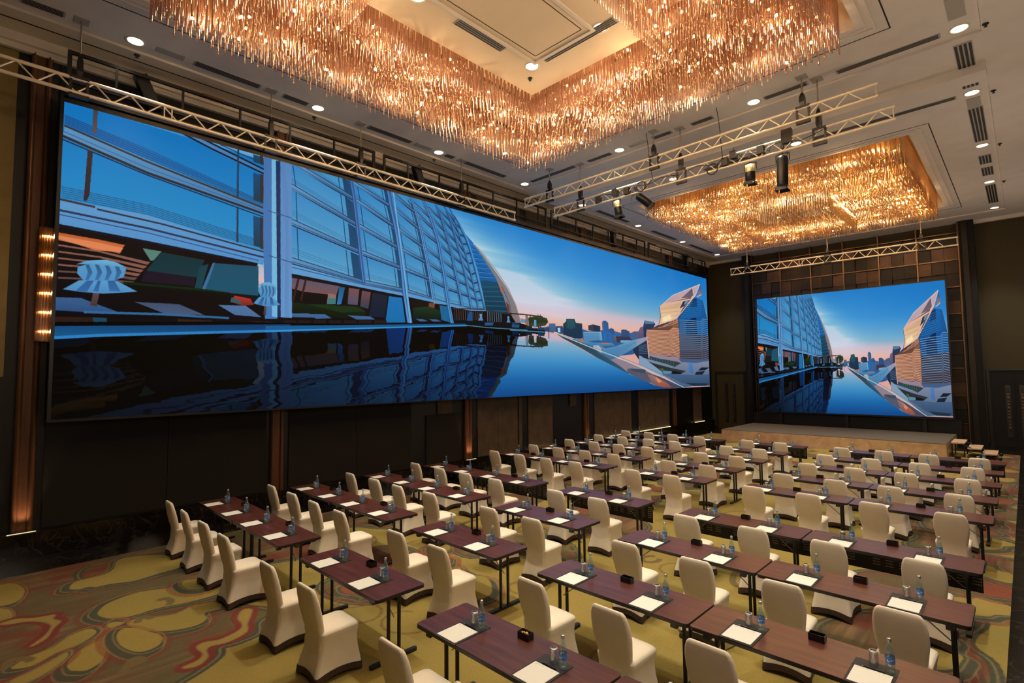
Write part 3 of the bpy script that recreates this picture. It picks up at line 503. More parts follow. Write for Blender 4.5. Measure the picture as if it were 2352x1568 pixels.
[0,[2734,5401,3100,5114,3100,4976,2735,5215],[120,155,210,75,110,165],100],[1,[2734,5401,3100,5114],[35,55,95],100,2],[1,[2735,5215,3100,4976],[22,35,70],100,2.6],[1,[2735,5280,3100,5024],[40,60,110],100,1.4],
[0,[2807,10066,3002,9642,3061,9221,2855,9762],[45,125,202,95,157,215],100],[1,[2841,9851,3043,9341],[35,85,150],55,1.2],[1,[2844,9828,3047,9311],[35,85,150],55,1.2],[1,[2847,9805,3050,9280],[35,85,150],55,1.2],[1,[2821,10003,2871,9648],[30,70,120],100,1.2],[1,[2970,9749,3027,9307],[30,70,120],100,1.2],
[0,[2984,9725,3002,9642,3061,9187,3042,9276],[20,55,95,25,65,110],85],
[0,[2838,9793,3076,9259,3076,9144,2838,9643],[120,155,210,75,110,165],100],[1,[2838,9793,3076,9259],[35,55,95],100,2],[1,[2838,9643,3076,9144],[22,35,70],100,2.6],[1,[2838,9696,3076,9184],[40,60,110],100,1.4],
[0,[2856,9677,3061,9124,3113,8636,2896,9311],[48,127,203,98,159,215],100],[1,[2884,9418,3097,8776],[35,85,150],55,1.2],[1,[2887,9390,3100,8740],[35,85,150],55,1.2],[1,[2889,9363,3103,8705],[35,85,150],55,1.2],[1,[2871,9598,2913,9175],[30,70,120],100,1.2],[1,[3028,9257,3077,8745],[30,70,120],100,1.2],
[0,[3042,9225,3061,9124,3113,8598,3092,8705],[20,55,95,25,65,110],85],
[0,[2879,9338,3128,8669,3128,8554,2879,9189],[120,155,210,75,110,165],100],[1,[2879,9338,3128,8669],[35,55,95],100,2],[1,[2879,9189,3128,8554],[22,35,70],100,2.6],[1,[2879,9241,3128,8594],[40,60,110],100,1.4],
[0,[2897,9176,3113,8528,3165,7981,2955,8514],[52,129,204,102,161,215],100],[1,[2937,8708,3149,8137],[35,85,150],55,1.2],[1,[2941,8659,3152,8098],[35,85,150],55,1.2],[1,[2944,8610,3156,8058],[35,85,150],55,1.2],[1,[2913,9087,2970,8379],[30,70,120],100,1.2],[1,[3077,8656,3131,8052],[30,70,120],100,1.2],
[0,[3092,8616,3113,8528,3165,7939,3146,8022],[20,55,95,25,65,110],85],
[0,[2937,8521,3180,8009,3181,7893,2937,8371],[120,155,210,75,110,165],100],[1,[2937,8521,3180,8009],[35,55,95],100,2],[1,[2937,8371,3181,7893],[22,35,70],100,2.6],[1,[2937,8424,3180,7934],[40,60,110],100,1.4],
[0,[2955,8357,3165,7856,3201,7183,2997,7673],[55,131,205,105,162,215],100],[1,[2985,7873,3190,7375],[35,85,150],55,1.2],[1,[2987,7823,3192,7327],[35,85,150],55,1.2],[1,[2990,7772,3194,7278],[35,85,150],55,1.2],[1,[2970,8291,3012,7543],[30,70,120],100,1.2],[1,[3131,7963,3168,7238],[30,70,120],100,1.2],
[0,[3146,7933,3165,7856,3201,7133,3182,7210],[20,55,95,25,65,110],85],
[0,[2979,7682,3216,7201,3216,7086,2979,7531],[120,155,210,75,110,165],100],[1,[2979,7682,3216,7201],[35,55,95],100,2],[1,[2979,7531,3216,7086],[22,35,70],100,2.6],[1,[2979,7584,3216,7126],[40,60,110],100,1.4],
[0,[2997,7526,3201,7062,3236,6492,3040,6914],[59,133,206,109,164,215],100],[1,[3027,7093,3226,6655],[35,85,150],55,1.2],[1,[3030,7048,3228,6614],[35,85,150],55,1.2],[1,[3032,7003,3230,6573],[35,85,150],55,1.2],[1,[3012,7465,3053,6800],[30,70,120],100,1.2],[1,[3168,7158,3205,6540],[30,70,120],100,1.2],
[0,[3182,7130,3201,7062,3236,6450,3219,6516],[20,55,95,25,65,110],85],
[0,[3022,6930,3252,6517,3252,6401,3022,6779],[120,155,210,75,110,165],100],[1,[3022,6930,3252,6517],[35,55,95],100,2],[1,[3022,6779,3252,6401],[22,35,70],100,2.6],[1,[3022,6832,3252,6442],[40,60,110],100,1.4],
[0,[3040,6765,3237,6373,3264,5740,3078,6092],[62,135,207,112,166,215],100],[1,[3067,6289,3255,5921],[35,85,150],55,1.2],[1,[3069,6240,3257,5876],[35,85,150],55,1.2],[1,[3071,6190,3259,5830],[35,85,150],55,1.2],[1,[3053,6716,3090,5986],[30,70,120],100,1.2],[1,[3205,6454,3235,5769],[30,70,120],100,1.2],
[0,[3219,6429,3237,6373,3264,5694,3248,5749],[20,55,95,25,65,110],85],
[0,[3060,6107,3279,5760,3280,5644,3060,5955],[120,155,210,75,110,165],100],[1,[3060,6107,3279,5760],[35,55,95],100,2],[1,[3060,5955,3280,5644],[22,35,70],100,2.6],[1,[3060,6008,3279,5684],[40,60,110],100,1.4],
[0,[3078,5920,3264,5610,3296,4923,3118,5114],[66,137,208,116,168,215],100],[1,[3106,5350,3287,5120],[35,85,150],55,1.2],[1,[3109,5291,3289,5070],[35,85,150],55,1.2],[1,[3111,5231,3291,5021],[35,85,150],55,1.2],[1,[3090,5885,3129,5022],[30,70,120],100,1.2],[1,[3235,5667,3269,4913],[30,70,120],100,1.2],
[0,[3248,5646,3264,5610,3296,4873,3282,4903],[20,55,95,25,65,110],85],
[0,[3100,5121,3312,4937,3312,4821,3100,4969],[120,155,210,75,110,165],100],[1,[3100,5121,3312,4937],[35,55,95],100,2],[1,[3100,4969,3312,4821],[22,35,70],100,2.6],[1,[3100,5022,3312,4862],[40,60,110],100,1.4],
[0,[2982,10010,3165,9626,3209,9289,3032,9752],[45,125,202,95,157,215],100],[1,[3017,9827,3196,9385],[35,85,150],55,1.2],[1,[3020,9808,3198,9360],[35,85,150],55,1.2],[1,[3023,9788,3201,9336],[35,85,150],55,1.2],[1,[2996,9953,3045,9653],[30,70,120],100,1.2],[1,[3135,9718,3180,9364],[30,70,120],100,1.2],
[0,[3148,9696,3165,9626,3209,9262,3193,9337],[20,55,95,25,65,110],85],
[0,[3017,9776,3222,9322,3222,9226,3017,9651],[120,155,210,75,110,165],100],[1,[3017,9776,3222,9322],[35,55,95],100,2],[1,[3017,9651,3222,9226],[22,35,70],100,2.6],[1,[3017,9695,3222,9259],[40,60,110],100,1.4],
[0,[3032,9661,3209,9197,3257,8697,3091,9250],[48,126,203,98,159,215],100],[1,[3073,9370,3242,8840],[35,85,150],55,1.2],[1,[3077,9340,3245,8803],[35,85,150],55,1.2],[1,[3081,9309,3248,8767],[35,85,150],55,1.2],[1,[3045,9596,3103,9128],[30,70,120],100,1.2],[1,[3180,9306,3231,8778],[30,70,120],100,1.2],
[0,[3193,9279,3209,9197,3257,8658,3242,8745],[20,55,95,25,65,110],85],
[0,[3076,9264,3270,8718,3270,8621,3076,9139],[120,155,210,75,110,165],100],[1,[3076,9264,3270,8718],[35,55,95],100,2],[1,[3076,9139,3270,8621],[22,35,70],100,2.6],[1,[3076,9183,3270,8655],[40,60,110],100,1.4],
[0,[3092,9139,3257,8593,3307,8089,3143,8663],[51,128,204,101,160,215],100],[1,[3128,8803,3292,8233],[35,85,150],55,1.2],[1,[3131,8767,3295,8196],[35,85,150],55,1.2],[1,[3134,8732,3298,8160],[35,85,150],55,1.2],[1,[3103,9065,3154,8536],[30,70,120],100,1.2],[1,[3231,8713,3281,8172],[30,70,120],100,1.2],
[0,[3242,8681,3257,8593,3307,8050,3293,8139],[20,55,95,25,65,110],85],
[0,[3128,8675,3320,8109,3321,8011,3128,8548],[120,155,210,75,110,165],100],[1,[3128,8675,3320,8109],[35,55,95],100,2],[1,[3128,8548,3321,8011],[22,35,70],100,2.6],[1,[3128,8592,3321,8046],[40,60,110],100,1.4],
[0,[3143,8540,3307,7985,3353,7471,3196,8005],[54,130,205,104,162,215],100],[1,[3180,8162,3339,7618],[35,85,150],55,1.2],[1,[3183,8123,3342,7581],[35,85,150],55,1.2],[1,[3186,8083,3344,7543],[35,85,150],55,1.2],[1,[3155,8465,3206,7881],[30,70,120],100,1.2],[1,[3281,8101,3328,7545],[30,70,120],100,1.2],
[0,[3293,8067,3307,7985,3353,7432,3340,7514],[20,55,95,25,65,110],85],
[0,[3180,8014,3366,7490,3366,7392,3181,7888],[120,155,210,75,110,165],100],[1,[3180,8014,3366,7490],[35,55,95],100,2],[1,[3181,7888,3366,7392],[22,35,70],100,2.6],[1,[3180,7932,3366,7426],[40,60,110],100,1.4],
[0,[3196,7863,3353,7360,3389,6780,3232,7204],[57,132,206,107,163,215],100],[1,[3221,7397,3378,6946],[35,85,150],55,1.2],[1,[3223,7349,3381,6904],[35,85,150],55,1.2],[1,[3225,7300,3383,6862],[35,85,150],55,1.2],[1,[3206,7797,3242,7089],[30,70,120],100,1.2],[1,[3328,7460,3365,6826],[30,70,120],100,1.2],
[0,[3340,7429,3353,7360,3389,6737,3376,6802],[20,55,95,25,65,110],85],
[0,[3216,7207,3403,6795,3403,6696,3216,7080],[120,155,210,75,110,165],100],[1,[3216,7207,3403,6795],[35,55,95],100,2],[1,[3216,7080,3403,6696],[22,35,70],100,2.6],[1,[3216,7124,3403,6731],[40,60,110],100,1.4],
[0,[3232,7069,3390,6678,3426,6204,3268,6511],[60,134,207,110,165,215],100],[1,[3257,6675,3415,6340],[35,85,150],55,1.2],[1,[3259,6633,3418,6306],[35,85,150],55,1.2],[1,[3261,6592,3420,6272],[35,85,150],55,1.2],[1,[3242,7018,3278,6420],[30,70,120],100,1.2],[1,[3365,6755,3402,6234],[30,70,120],100,1.2],
[0,[3376,6730,3390,6678,3426,6169,3413,6217],[20,55,95,25,65,110],85],
[0,[3252,6523,3440,6226,3440,6127,3252,6396],[120,155,210,75,110,165],100],[1,[3252,6523,3440,6226],[35,55,95],100,2],[1,[3252,6396,3440,6127],[22,35,70],100,2.6],[1,[3252,6440,3440,6162],[40,60,110],100,1.4],
[0,[3268,6376,3427,6103,3464,5571,3295,5756],[63,136,208,113,166,215],100],[1,[3287,5938,3453,5723],[35,85,150],55,1.2],[1,[3289,5892,3455,5685],[35,85,150],55,1.2],[1,[3290,5847,3457,5646],[35,85,150],55,1.2],[1,[3278,6343,3307,5679],[30,70,120],100,1.2],[1,[3402,6156,3437,5571],[30,70,120],100,1.2],
[0,[3413,6138,3427,6103,3464,5531,3449,5561],[20,55,95,25,65,110],85],
[0,[3279,5766,3477,5587,3478,5488,3280,5638],[120,155,210,75,110,165],100],[1,[3279,5766,3477,5587],[35,55,95],100,2],[1,[3280,5638,3478,5488],[22,35,70],100,2.6],[1,[3279,5683,3478,5523],[40,60,110],100,1.4],
[0,[3295,5609,3464,5459,3498,4865,3328,4936],[66,138,209,116,168,215],100],[1,[3318,5133,3487,5035],[35,85,150],55,1.2],[1,[3320,5084,3490,4992],[35,85,150],55,1.2],[1,[3322,5034,3492,4950],[35,85,150],55,1.2],[1,[3307,5595,3340,4872],[30,70,120],100,1.2],[1,[3437,5486,3471,4838],[30,70,120],100,1.2],
[0,[3449,5476,3464,5459,3498,4822,3483,4835],[20,55,95,25,65,110],85],
[0,[3312,4943,3511,4877,3512,4778,3312,4815],[120,155,210,75,110,165],100],[1,[3312,4943,3511,4877],[35,55,95],100,2],[1,[3312,4815,3512,4778],[22,35,70],100,2.6],[1,[3312,4860,3512,4812],[40,60,110],100,1.4],
[0,[3147,9936,3290,9683,3335,9342,3191,9716],[45,125,202,95,157,215],100],[1,[3178,9780,3321,9439],[35,85,150],55,1.2],[1,[3180,9763,3324,9414],[35,85,150],55,1.2],[1,[3183,9747,3327,9389],[35,85,150],55,1.2],[1,[3157,9898,3201,9634],[30,70,120],100,1.2],[1,[3267,9752,3312,9397],[30,70,120],100,1.2],
[0,[3277,9738,3290,9683,3335,9314,3322,9375],[20,55,95,25,65,110],85],
[0,[3178,9737,3346,9363,3346,9285,3178,9630],[120,155,210,75,110,165],100],[1,[3178,9737,3346,9363],[35,55,95],100,2],[1,[3178,9630,3346,9285],[22,35,70],100,2.6],[1,[3178,9668,3346,9312],[40,60,110],100,1.4],
[0,[3191,9642,3335,9255,3381,8800,3235,9313],[47,126,203,97,158,215],100],[1,[3222,9410,3367,8930],[35,85,150],55,1.2],[1,[3224,9385,3370,8897],[35,85,150],55,1.2],[1,[3227,9360,3372,8864],[35,85,150],55,1.2],[1,[3201,9589,3245,9205],[30,70,120],100,1.2],[1,[3312,9351,3357,8875],[30,70,120],100,1.2],
[0,[3322,9330,3335,9255,3381,8764,3367,8845],[20,55,95,25,65,110],85],
[0,[3222,9327,3391,8813,3392,8734,3222,9221],[120,155,210,75,110,165],100],[1,[3222,9327,3391,8813],[35,55,95],100,2],[1,[3222,9221,3392,8734],[22,35,70],100,2.6],[1,[3222,9258,3392,8762],[40,60,110],100,1.4],
[0,[3235,9209,3381,8705,3427,8245,3283,8720],[50,128,204,100,160,215],100],[1,[3269,8863,3413,8376],[35,85,150],55,1.2],[1,[3272,8827,3416,8343],[35,85,150],55,1.2],[1,[3275,8790,3418,8309],[35,85,150],55,1.2],[1,[3245,9140,3293,8607],[30,70,120],100,1.2],[1,[3357,8810,3404,8309],[30,70,120],100,1.2],
[0,[3367,8779,3381,8705,3427,8209,3414,8282],[20,55,95,25,65,110],85],
[0,[3270,8723,3438,8257,3438,8178,3270,8616],[120,155,210,75,110,165],100],[1,[3270,8723,3438,8257],[35,55,95],100,2],[1,[3270,8616,3438,8178],[22,35,70],100,2.6],[1,[3270,8653,3438,8206],[40,60,110],100,1.4],
[0,[3283,8603,3427,8150,3470,7682,3334,8110],[53,130,205,103,161,215],100],[1,[3319,8254,3457,7816],[35,85,150],55,1.2],[1,[3322,8218,3459,7782],[35,85,150],55,1.2],[1,[3325,8181,3462,7748],[35,85,150],55,1.2],[1,[3293,8542,3343,8004],[30,70,120],100,1.2],[1,[3404,8244,3448,7737],[30,70,120],100,1.2],
[0,[3414,8216,3427,8150,3470,7646,3458,7712],[20,55,95,25,65,110],85],
[0,[3320,8114,3481,7694,3481,7614,3321,8007],[120,155,210,75,110,165],100],[1,[3320,8114,3481,7694],[35,55,95],100,2],[1,[3321,8007,3481,7614],[22,35,70],100,2.6],[1,[3321,8044,3481,7642],[40,60,110],100,1.4],
[0,[3334,7992,3470,7590,3511,7145,3380,7490],[56,131,205,106,163,215],100],[1,[3366,7637,3499,7272],[35,85,150],55,1.2],[1,[3369,7600,3501,7240],[35,85,150],55,1.2],[1,[3371,7563,3503,7208],[35,85,150],55,1.2],[1,[3343,7939,3388,7397],[30,70,120],100,1.2],[1,[3448,7671,3490,7184],[30,70,120],100,1.2],
[0,[3458,7646,3470,7590,3511,7111,3500,7164],[20,55,95,25,65,110],85],
[0,[3366,7495,3522,7158,3522,7078,3366,7387],[120,155,210,75,110,165],100],[1,[3366,7495,3522,7158],[35,55,95],100,2],[1,[3366,7387,3522,7078],[22,35,70],100,2.6],[1,[3366,7425,3522,7106],[40,60,110],100,1.4],
[0,[3380,7364,3511,7048,3553,6543,3417,6797],[58,133,206,108,164,215],100],[1,[3405,6963,3540,6687],[35,85,150],55,1.2],[1,[3408,6921,3543,6650],[35,85,150],55,1.2],[1,[3410,6880,3545,6614],[35,85,150],55,1.2],[1,[3388,7325,3425,6713],[30,70,120],100,1.2],[1,[3491,7111,3531,6559],[30,70,120],100,1.2],
[0,[3500,7091,3511,7048,3553,6505,3541,6544],[20,55,95,25,65,110],85],
[0,[3403,6799,3564,6551,3564,6471,3403,6691],[120,155,210,75,110,165],100],[1,[3403,6799,3564,6551],[35,55,95],100,2],[1,[3403,6691,3564,6471],[22,35,70],100,2.6],[1,[3403,6729,3564,6499],[40,60,110],100,1.4],
[0,[3417,6683,3553,6451,3581,6019,3454,6220],[61,135,207,111,165,215],100],[1,[3443,6355,3573,6142],[35,85,150],55,1.2],[1,[3445,6321,3574,6111],[35,85,150],55,1.2],[1,[3447,6287,3576,6080],[35,85,150],55,1.2],[1,[3425,6654,3461,6151],[30,70,120],100,1.2],[1,[3531,6499,3562,6030],[30,70,120],100,1.2],
[0,[3541,6485,3553,6451,3581,5987,3571,6019],[20,55,95,25,65,110],85],
[0,[3440,6231,3593,6033,3593,5953,3440,6122],[120,155,210,75,110,165],100],[1,[3440,6231,3593,6033],[35,55,95],100,2],[1,[3440,6122,3593,5953],[22,35,70],100,2.6],[1,[3440,6160,3593,5981],[40,60,110],100,1.4],
[0,[3454,6105,3581,5927,3610,5436,3491,5584],[64,136,208,114,167,215],100],[1,[3480,5737,3602,5576],[35,85,150],55,1.2],[1,[3482,5698,3603,5541],[35,85,150],55,1.2],[1,[3485,5660,3605,5506],[35,85,150],55,1.2],[1,[3461,6085,3497,5519],[30,70,120],100,1.2],[1,[3562,5963,3593,5432],[30,70,120],100,1.2],
[0,[3571,5952,3581,5927,3610,5400,3601,5424],[20,55,95,25,65,110],85],
[0,[3477,5592,3622,5445,3622,5365,3478,5483],[120,155,210,75,110,165],100],[1,[3477,5592,3622,5445],[35,55,95],100,2],[1,[3478,5483,3622,5365],[22,35,70],100,2.6],[1,[3478,5521,3622,5393],[40,60,110],100,1.4],
[0,[3491,5457,3610,5336,3639,4814,3525,4876],[67,138,209,117,168,215],100],[1,[3515,5047,3631,4964],[35,85,150],55,1.2],[1,[3517,5004,3632,4926],[35,85,150],55,1.2],[1,[3519,4961,3634,4889],[35,85,150],55,1.2],[1,[3497,5447,3531,4821],[30,70,120],100,1.2],[1,[3593,5358,3623,4790],[30,70,120],100,1.2],
[0,[3601,5350,3610,5336,3639,4776,3631,4787],[20,55,95,25,65,110],85],
[0,[3511,4882,3651,4821,3651,4740,3512,4773],[120,155,210,75,110,165],100],[1,[3511,4882,3651,4821],[35,55,95],100,2],[1,[3512,4773,3651,4740],[22,35,70],100,2.6],[1,[3512,4811,3651,4769],[40,60,110],100,1.4],
[0,[3266,9993,3373,9567,3416,9218,3311,9769],[45,125,202,95,157,215],100],[1,[3298,9835,3403,9318],[35,85,150],55,1.2],[1,[3300,9818,3405,9292],[35,85,150],55,1.2],[1,[3303,9801,3408,9267],[35,85,150],55,1.2],[1,[3273,9933,3318,9664],[30,70,120],100,1.2],[1,[3356,9669,3399,9307],[30,70,120],100,1.2],
[0,[3364,9645,3373,9567,3416,9191,3406,9275],[20,55,95,25,65,110],85],
[0,[3300,9782,3424,9228,3424,9168,3300,9696],[120,155,210,75,110,165],100],[1,[3300,9782,3424,9228],[35,55,95],100,2],[1,[3300,9696,3424,9168],[22,35,70],100,2.6],[1,[3300,9726,3424,9189],[40,60,110],100,1.4],
[0,[3311,9695,3416,9138,3460,8731,3356,9362],[47,126,203,97,158,215],100],[1,[3343,9459,3447,8847],[35,85,150],55,1.2],[1,[3346,9434,3449,8818],[35,85,150],55,1.2],[1,[3348,9409,3452,8788],[35,85,150],55,1.2],[1,[3318,9619,3363,9239],[30,70,120],100,1.2],[1,[3399,9261,3444,8831],[30,70,120],100,1.2],
[0,[3406,9228,3416,9138,3460,8700,3451,8794],[20,55,95,25,65,110],85],
[0,[3346,9367,3468,8736,3468,8677,3346,9281],[120,155,210,75,110,165],100],[1,[3346,9367,3468,8736],[35,55,95],100,2],[1,[3346,9281,3468,8677],[22,35,70],100,2.6],[1,[3346,9311,3468,8698],[40,60,110],100,1.4],
[0,[3357,9263,3460,8646,3507,8238,3402,8818],[50,128,204,100,160,215],100],[1,[3389,8949,3493,8354],[35,85,150],55,1.2],[1,[3391,8916,3496,8325],[35,85,150],55,1.2],[1,[3394,8882,3499,8295],[35,85,150],55,1.2],[1,[3363,9180,3409,8696],[30,70,120],100,1.2],[1,[3444,8772,3490,8326],[30,70,120],100,1.2],
[0,[3451,8734,3460,8646,3507,8206,3498,8292],[20,55,95,25,65,110],85],
[0,[3391,8817,3515,8242,3515,8182,3392,8730],[120,155,210,75,110,165],100],[1,[3391,8817,3515,8242],[35,55,95],100,2],[1,[3392,8730,3515,8182],[22,35,70],100,2.6],[1,[3392,8760,3515,8203],[40,60,110],100,1.4],
[0,[3402,8712,3507,8152,3554,7739,3449,8262],[52,129,204,102,161,215],100],[1,[3435,8394,3540,7857],[35,85,150],55,1.2],[1,[3438,8360,3543,7827],[35,85,150],55,1.2],[1,[3440,8327,3546,7797],[35,85,150],55,1.2],[1,[3409,8636,3455,8148],[30,70,120],100,1.2],[1,[3490,8266,3537,7815],[30,70,120],100,1.2],
[0,[3498,8232,3507,8152,3554,7707,3545,7785],[20,55,95,25,65,110],85],
[0,[3438,8261,3563,7743,3563,7683,3438,8174],[120,155,210,75,110,165],100],[1,[3438,8261,3563,7743],[35,55,95],100,2],[1,[3438,8174,3563,7683],[22,35,70],100,2.6],[1,[3438,8205,3563,7704],[40,60,110],100,1.4],
[0,[3449,8155,3554,7654,3598,7233,3492,7698],[55,131,205,105,162,215],100],[1,[3479,7832,3585,7353],[35,85,150],55,1.2],[1,[3481,7798,3588,7323],[35,85,150],55,1.2],[1,[3484,7764,3590,7293],[35,85,150],55,1.2],[1,[3455,8088,3498,7592],[30,70,120],100,1.2],[1,[3538,7755,3581,7297],[30,70,120],100,1.2],
[0,[3545,7725,3554,7654,3598,7201,3589,7270],[20,55,95,25,65,110],85],
[0,[3481,7698,3607,7237,3607,7177,3481,7611],[120,155,210,75,110,165],100],[1,[3481,7698,3607,7237],[35,55,95],100,2],[1,[3481,7611,3607,7177],[22,35,70],100,2.6],[1,[3481,7641,3607,7198],[40,60,110],100,1.4],
[0,[3492,7595,3598,7141,3641,6659,3533,7159],[57,132,206,107,163,215],100],[1,[3521,7287,3628,6797],[35,85,150],55,1.2],[1,[3523,7255,3630,6762],[35,85,150],55,1.2],[1,[3526,7222,3633,6727],[35,85,150],55,1.2],[1,[3498,7536,3540,7050],[30,70,120],100,1.2],[1,[3581,7240,3624,6727],[30,70,120],100,1.2],
[0,[3589,7213,3598,7141,3641,6623,3631,6697],[20,55,95,25,65,110],85],
[0,[3522,7162,3649,6658,3649,6598,3522,7074],[120,155,210,75,110,165],100],[1,[3522,7162,3649,6658],[35,55,95],100,2],[1,[3522,7074,3649,6598],[22,35,70],100,2.6],[1,[3522,7105,3649,6619],[40,60,110],100,1.4],
[0,[3533,7050,3641,6576,3670,6196,3575,6556],[60,134,207,110,165,215],100],[1,[3563,6700,3661,6304],[35,85,150],55,1.2],[1,[3565,6664,3663,6277],[35,85,150],55,1.2],[1,[3568,6627,3665,6250],[35,85,150],55,1.2],[1,[3540,6987,3580,6464],[30,70,120],100,1.2],[1,[3624,6663,3655,6241],[30,70,120],100,1.2],
[0,[3631,6633,3641,6576,3670,6167,3662,6220],[20,55,95,25,65,110],85],
[0,[3564,6555,3679,6202,3679,6142,3564,6467],[120,155,210,75,110,165],100],[1,[3564,6555,3679,6202],[35,55,95],100,2],[1,[3564,6467,3679,6142],[22,35,70],100,2.6],[1,[3564,6498,3679,6163],[40,60,110],100,1.4],
[0,[3575,6454,3670,6120,3699,5738,3604,6031],[62,135,207,112,166,215],100],[1,[3595,6155,3690,5847],[35,85,150],55,1.2],[1,[3597,6123,3692,5820],[35,85,150],55,1.2],[1,[3599,6092,3694,5792],[35,85,150],55,1.2],[1,[3580,6411,3609,5954],[30,70,120],100,1.2],[1,[3655,6187,3685,5770],[30,70,120],100,1.2],
[0,[3662,6166,3670,6120,3699,5710,3692,5753],[20,55,95,25,65,110],85],
[0,[3593,6037,3708,5744,3708,5684,3593,5949],[120,155,210,75,110,165],100],[1,[3593,6037,3708,5744],[35,55,95],100,2],[1,[3593,5949,3708,5684],[22,35,70],100,2.6],[1,[3593,5979,3708,5705],[40,60,110],100,1.4],
[0,[3604,5926,3699,5662,3727,5277,3633,5446],[65,137,208,115,167,215],100],[1,[3624,5587,3718,5387],[35,85,150],55,1.2],[1,[3626,5551,3720,5360],[35,85,150],55,1.2],[1,[3628,5516,3722,5332],[35,85,150],55,1.2],[1,[3609,5894,3637,5384],[30,70,120],100,1.2],[1,[3685,5710,3713,5283],[30,70,120],100,1.2],
[0,[3692,5693,3699,5662,3727,5249,3719,5274],[20,55,95,25,65,110],85],
[0,[3622,5449,3736,5283,3736,5222,3622,5361],[120,155,210,75,110,165],100],[1,[3622,5449,3736,5283],[35,55,95],100,2],[1,[3622,5361,3736,5222],[22,35,70],100,2.6],[1,[3622,5392,3736,5243],[40,60,110],100,1.4],
[0,[3633,5334,3727,5201,3749,4812,3662,4823],[67,138,209,117,168,215],100],[1,[3654,4973,3742,4923],[35,85,150],55,1.2],[1,[3655,4935,3743,4895],[35,85,150],55,1.2],[1,[3657,4898,3745,4867],[35,85,150],55,1.2],[1,[3638,5320,3666,4781],[30,70,120],100,1.2],[1,[3713,5219,3736,4785],[30,70,120],100,1.2],
[0,[3719,5210,3727,5201,3749,4783,3742,4786],[20,55,95,25,65,110],85],
[0,[3651,4825,3757,4817,3757,4756,3651,4736],[120,155,210,75,110,165],100],[1,[3651,4825,3757,4817],[35,55,95],100,2],[1,[3651,4736,3757,4756],[22,35,70],100,2.6],[1,[3651,4767,3757,4777],[40,60,110],100,1.4],
[0,[3344,9932,3393,9599,3448,9373,3390,9652],[45,125,202,95,157,215],100],[1,[3376,9734,3432,9437],[35,85,150],55,1.2],[1,[3379,9713,3435,9420],[35,85,150],55,1.2],[1,[3381,9692,3438,9403],[35,85,150],55,1.2],[1,[3345,9885,3392,9585],[30,70,120],100,1.2],[1,[3387,9666,3440,9412],[30,70,120],100,1.2],
[0,[3391,9646,3393,9599,3448,9353,3444,9396],[20,55,95,25,65,110],85],
[0,[3381,9654,3455,9382,3455,9336,3381,9588],[120,155,210,75,110,165],100],[1,[3381,9654,3455,9382],[35,55,95],100,2],[1,[3381,9588,3455,9336],[22,35,70],100,2.6],[1,[3381,9611,3455,9352],[40,60,110],100,1.4],
[0,[3390,9573,3448,9313,3495,9019,3432,9233],[47,126,203,97,158,215],100],[1,[3419,9333,3481,9103],[35,85,150],55,1.2],[1,[3422,9307,3484,9082],[35,85,150],55,1.2],[1,[3424,9282,3487,9060],[35,85,150],55,1.2],[1,[3392,9538,3435,9171],[30,70,120],100,1.2],[1,[3440,9365,3486,9041],[30,70,120],100,1.2],
[0,[3444,9349,3448,9313,3495,8995,3491,9029],[20,55,95,25,65,110],85],
[0,[3424,9231,3501,9024,3502,8978,3424,9165],[120,155,210,75,110,165],100],[1,[3424,9231,3501,9024],[35,55,95],100,2],[1,[3424,9165,3502,8978],[22,35,70],100,2.6],[1,[3424,9188,3501,8994],[40,60,110],100,1.4],
[0,[3432,9142,3495,8956,3551,8666,3477,8745],[49,127,203,99,159,215],100],[1,[3463,8862,3534,8749],[35,85,150],55,1.2],[1,[3466,8832,3538,8727],[35,85,150],55,1.2],[1,[3469,8802,3541,8706],[35,85,150],55,1.2],[1,[3435,9118,3481,8698],[30,70,120],100,1.2],[1,[3486,8988,3540,8660],[30,70,120],100,1.2],
[0,[3491,8976,3495,8956,3551,8642,3545,8656],[20,55,95,25,65,110],85],
[0,[3468,8739,3558,8671,3558,8624,3468,8674],[120,155,210,75,110,165],100],[1,[3468,8739,3558,8671],[35,55,95],100,2],[1,[3468,8674,3558,8624],[22,35,70],100,2.6],[1,[3468,8697,3558,8641],[40,60,110],100,1.4],
[0,[3477,8650,3551,8602,3595,8299,3524,8251],[51,129,204,101,160,215],100],[1,[3510,8368,3582,8385],[35,85,150],55,1.2],[1,[3512,8338,3585,8363],[35,85,150],55,1.2],[1,[3515,8308,3587,8341],[35,85,150],55,1.2],[1,[3481,8645,3527,8222],[30,70,120],100,1.2],[1,[3540,8606,3584,8266],[30,70,120],100,1.2],
[0,[3545,8602,3551,8602,3595,8274,3590,8270],[20,55,95,25,65,110],85],
[0,[3515,8245,3602,8303,3602,8256,3515,8179],[120,155,210,75,110,165],100],[1,[3515,8245,3602,8303],[35,55,95],100,2],[1,[3515,8179,3602,8256],[22,35,70],100,2.6],[1,[3515,8202,3602,8273],[40,60,110],100,1.4],
[0,[3524,8155,3595,8227,3638,7863,3571,7751],[54,130,205,104,162,215],100],[1,[3557,7870,3625,7967],[35,85,150],55,1.2],[1,[3560,7840,3627,7940],[35,85,150],55,1.2],[1,[3563,7809,3630,7914],[35,85,150],55,1.2],[1,[3527,8168,3574,7731],[30,70,120],100,1.2],[1,[3585,8212,3628,7814],[30,70,120],100,1.2],
[0,[3590,8216,3595,8227,3638,7834,3633,7821],[20,55,95,25,65,110],85],
[0,[3563,7746,3644,7863,3644,7816,3563,7680],[120,155,210,75,110,165],100],[1,[3563,7746,3644,7863],[35,55,95],100,2],[1,[3563,7680,3644,7816],[22,35,70],100,2.6],[1,[3563,7703,3644,7832],[40,60,110],100,1.4],
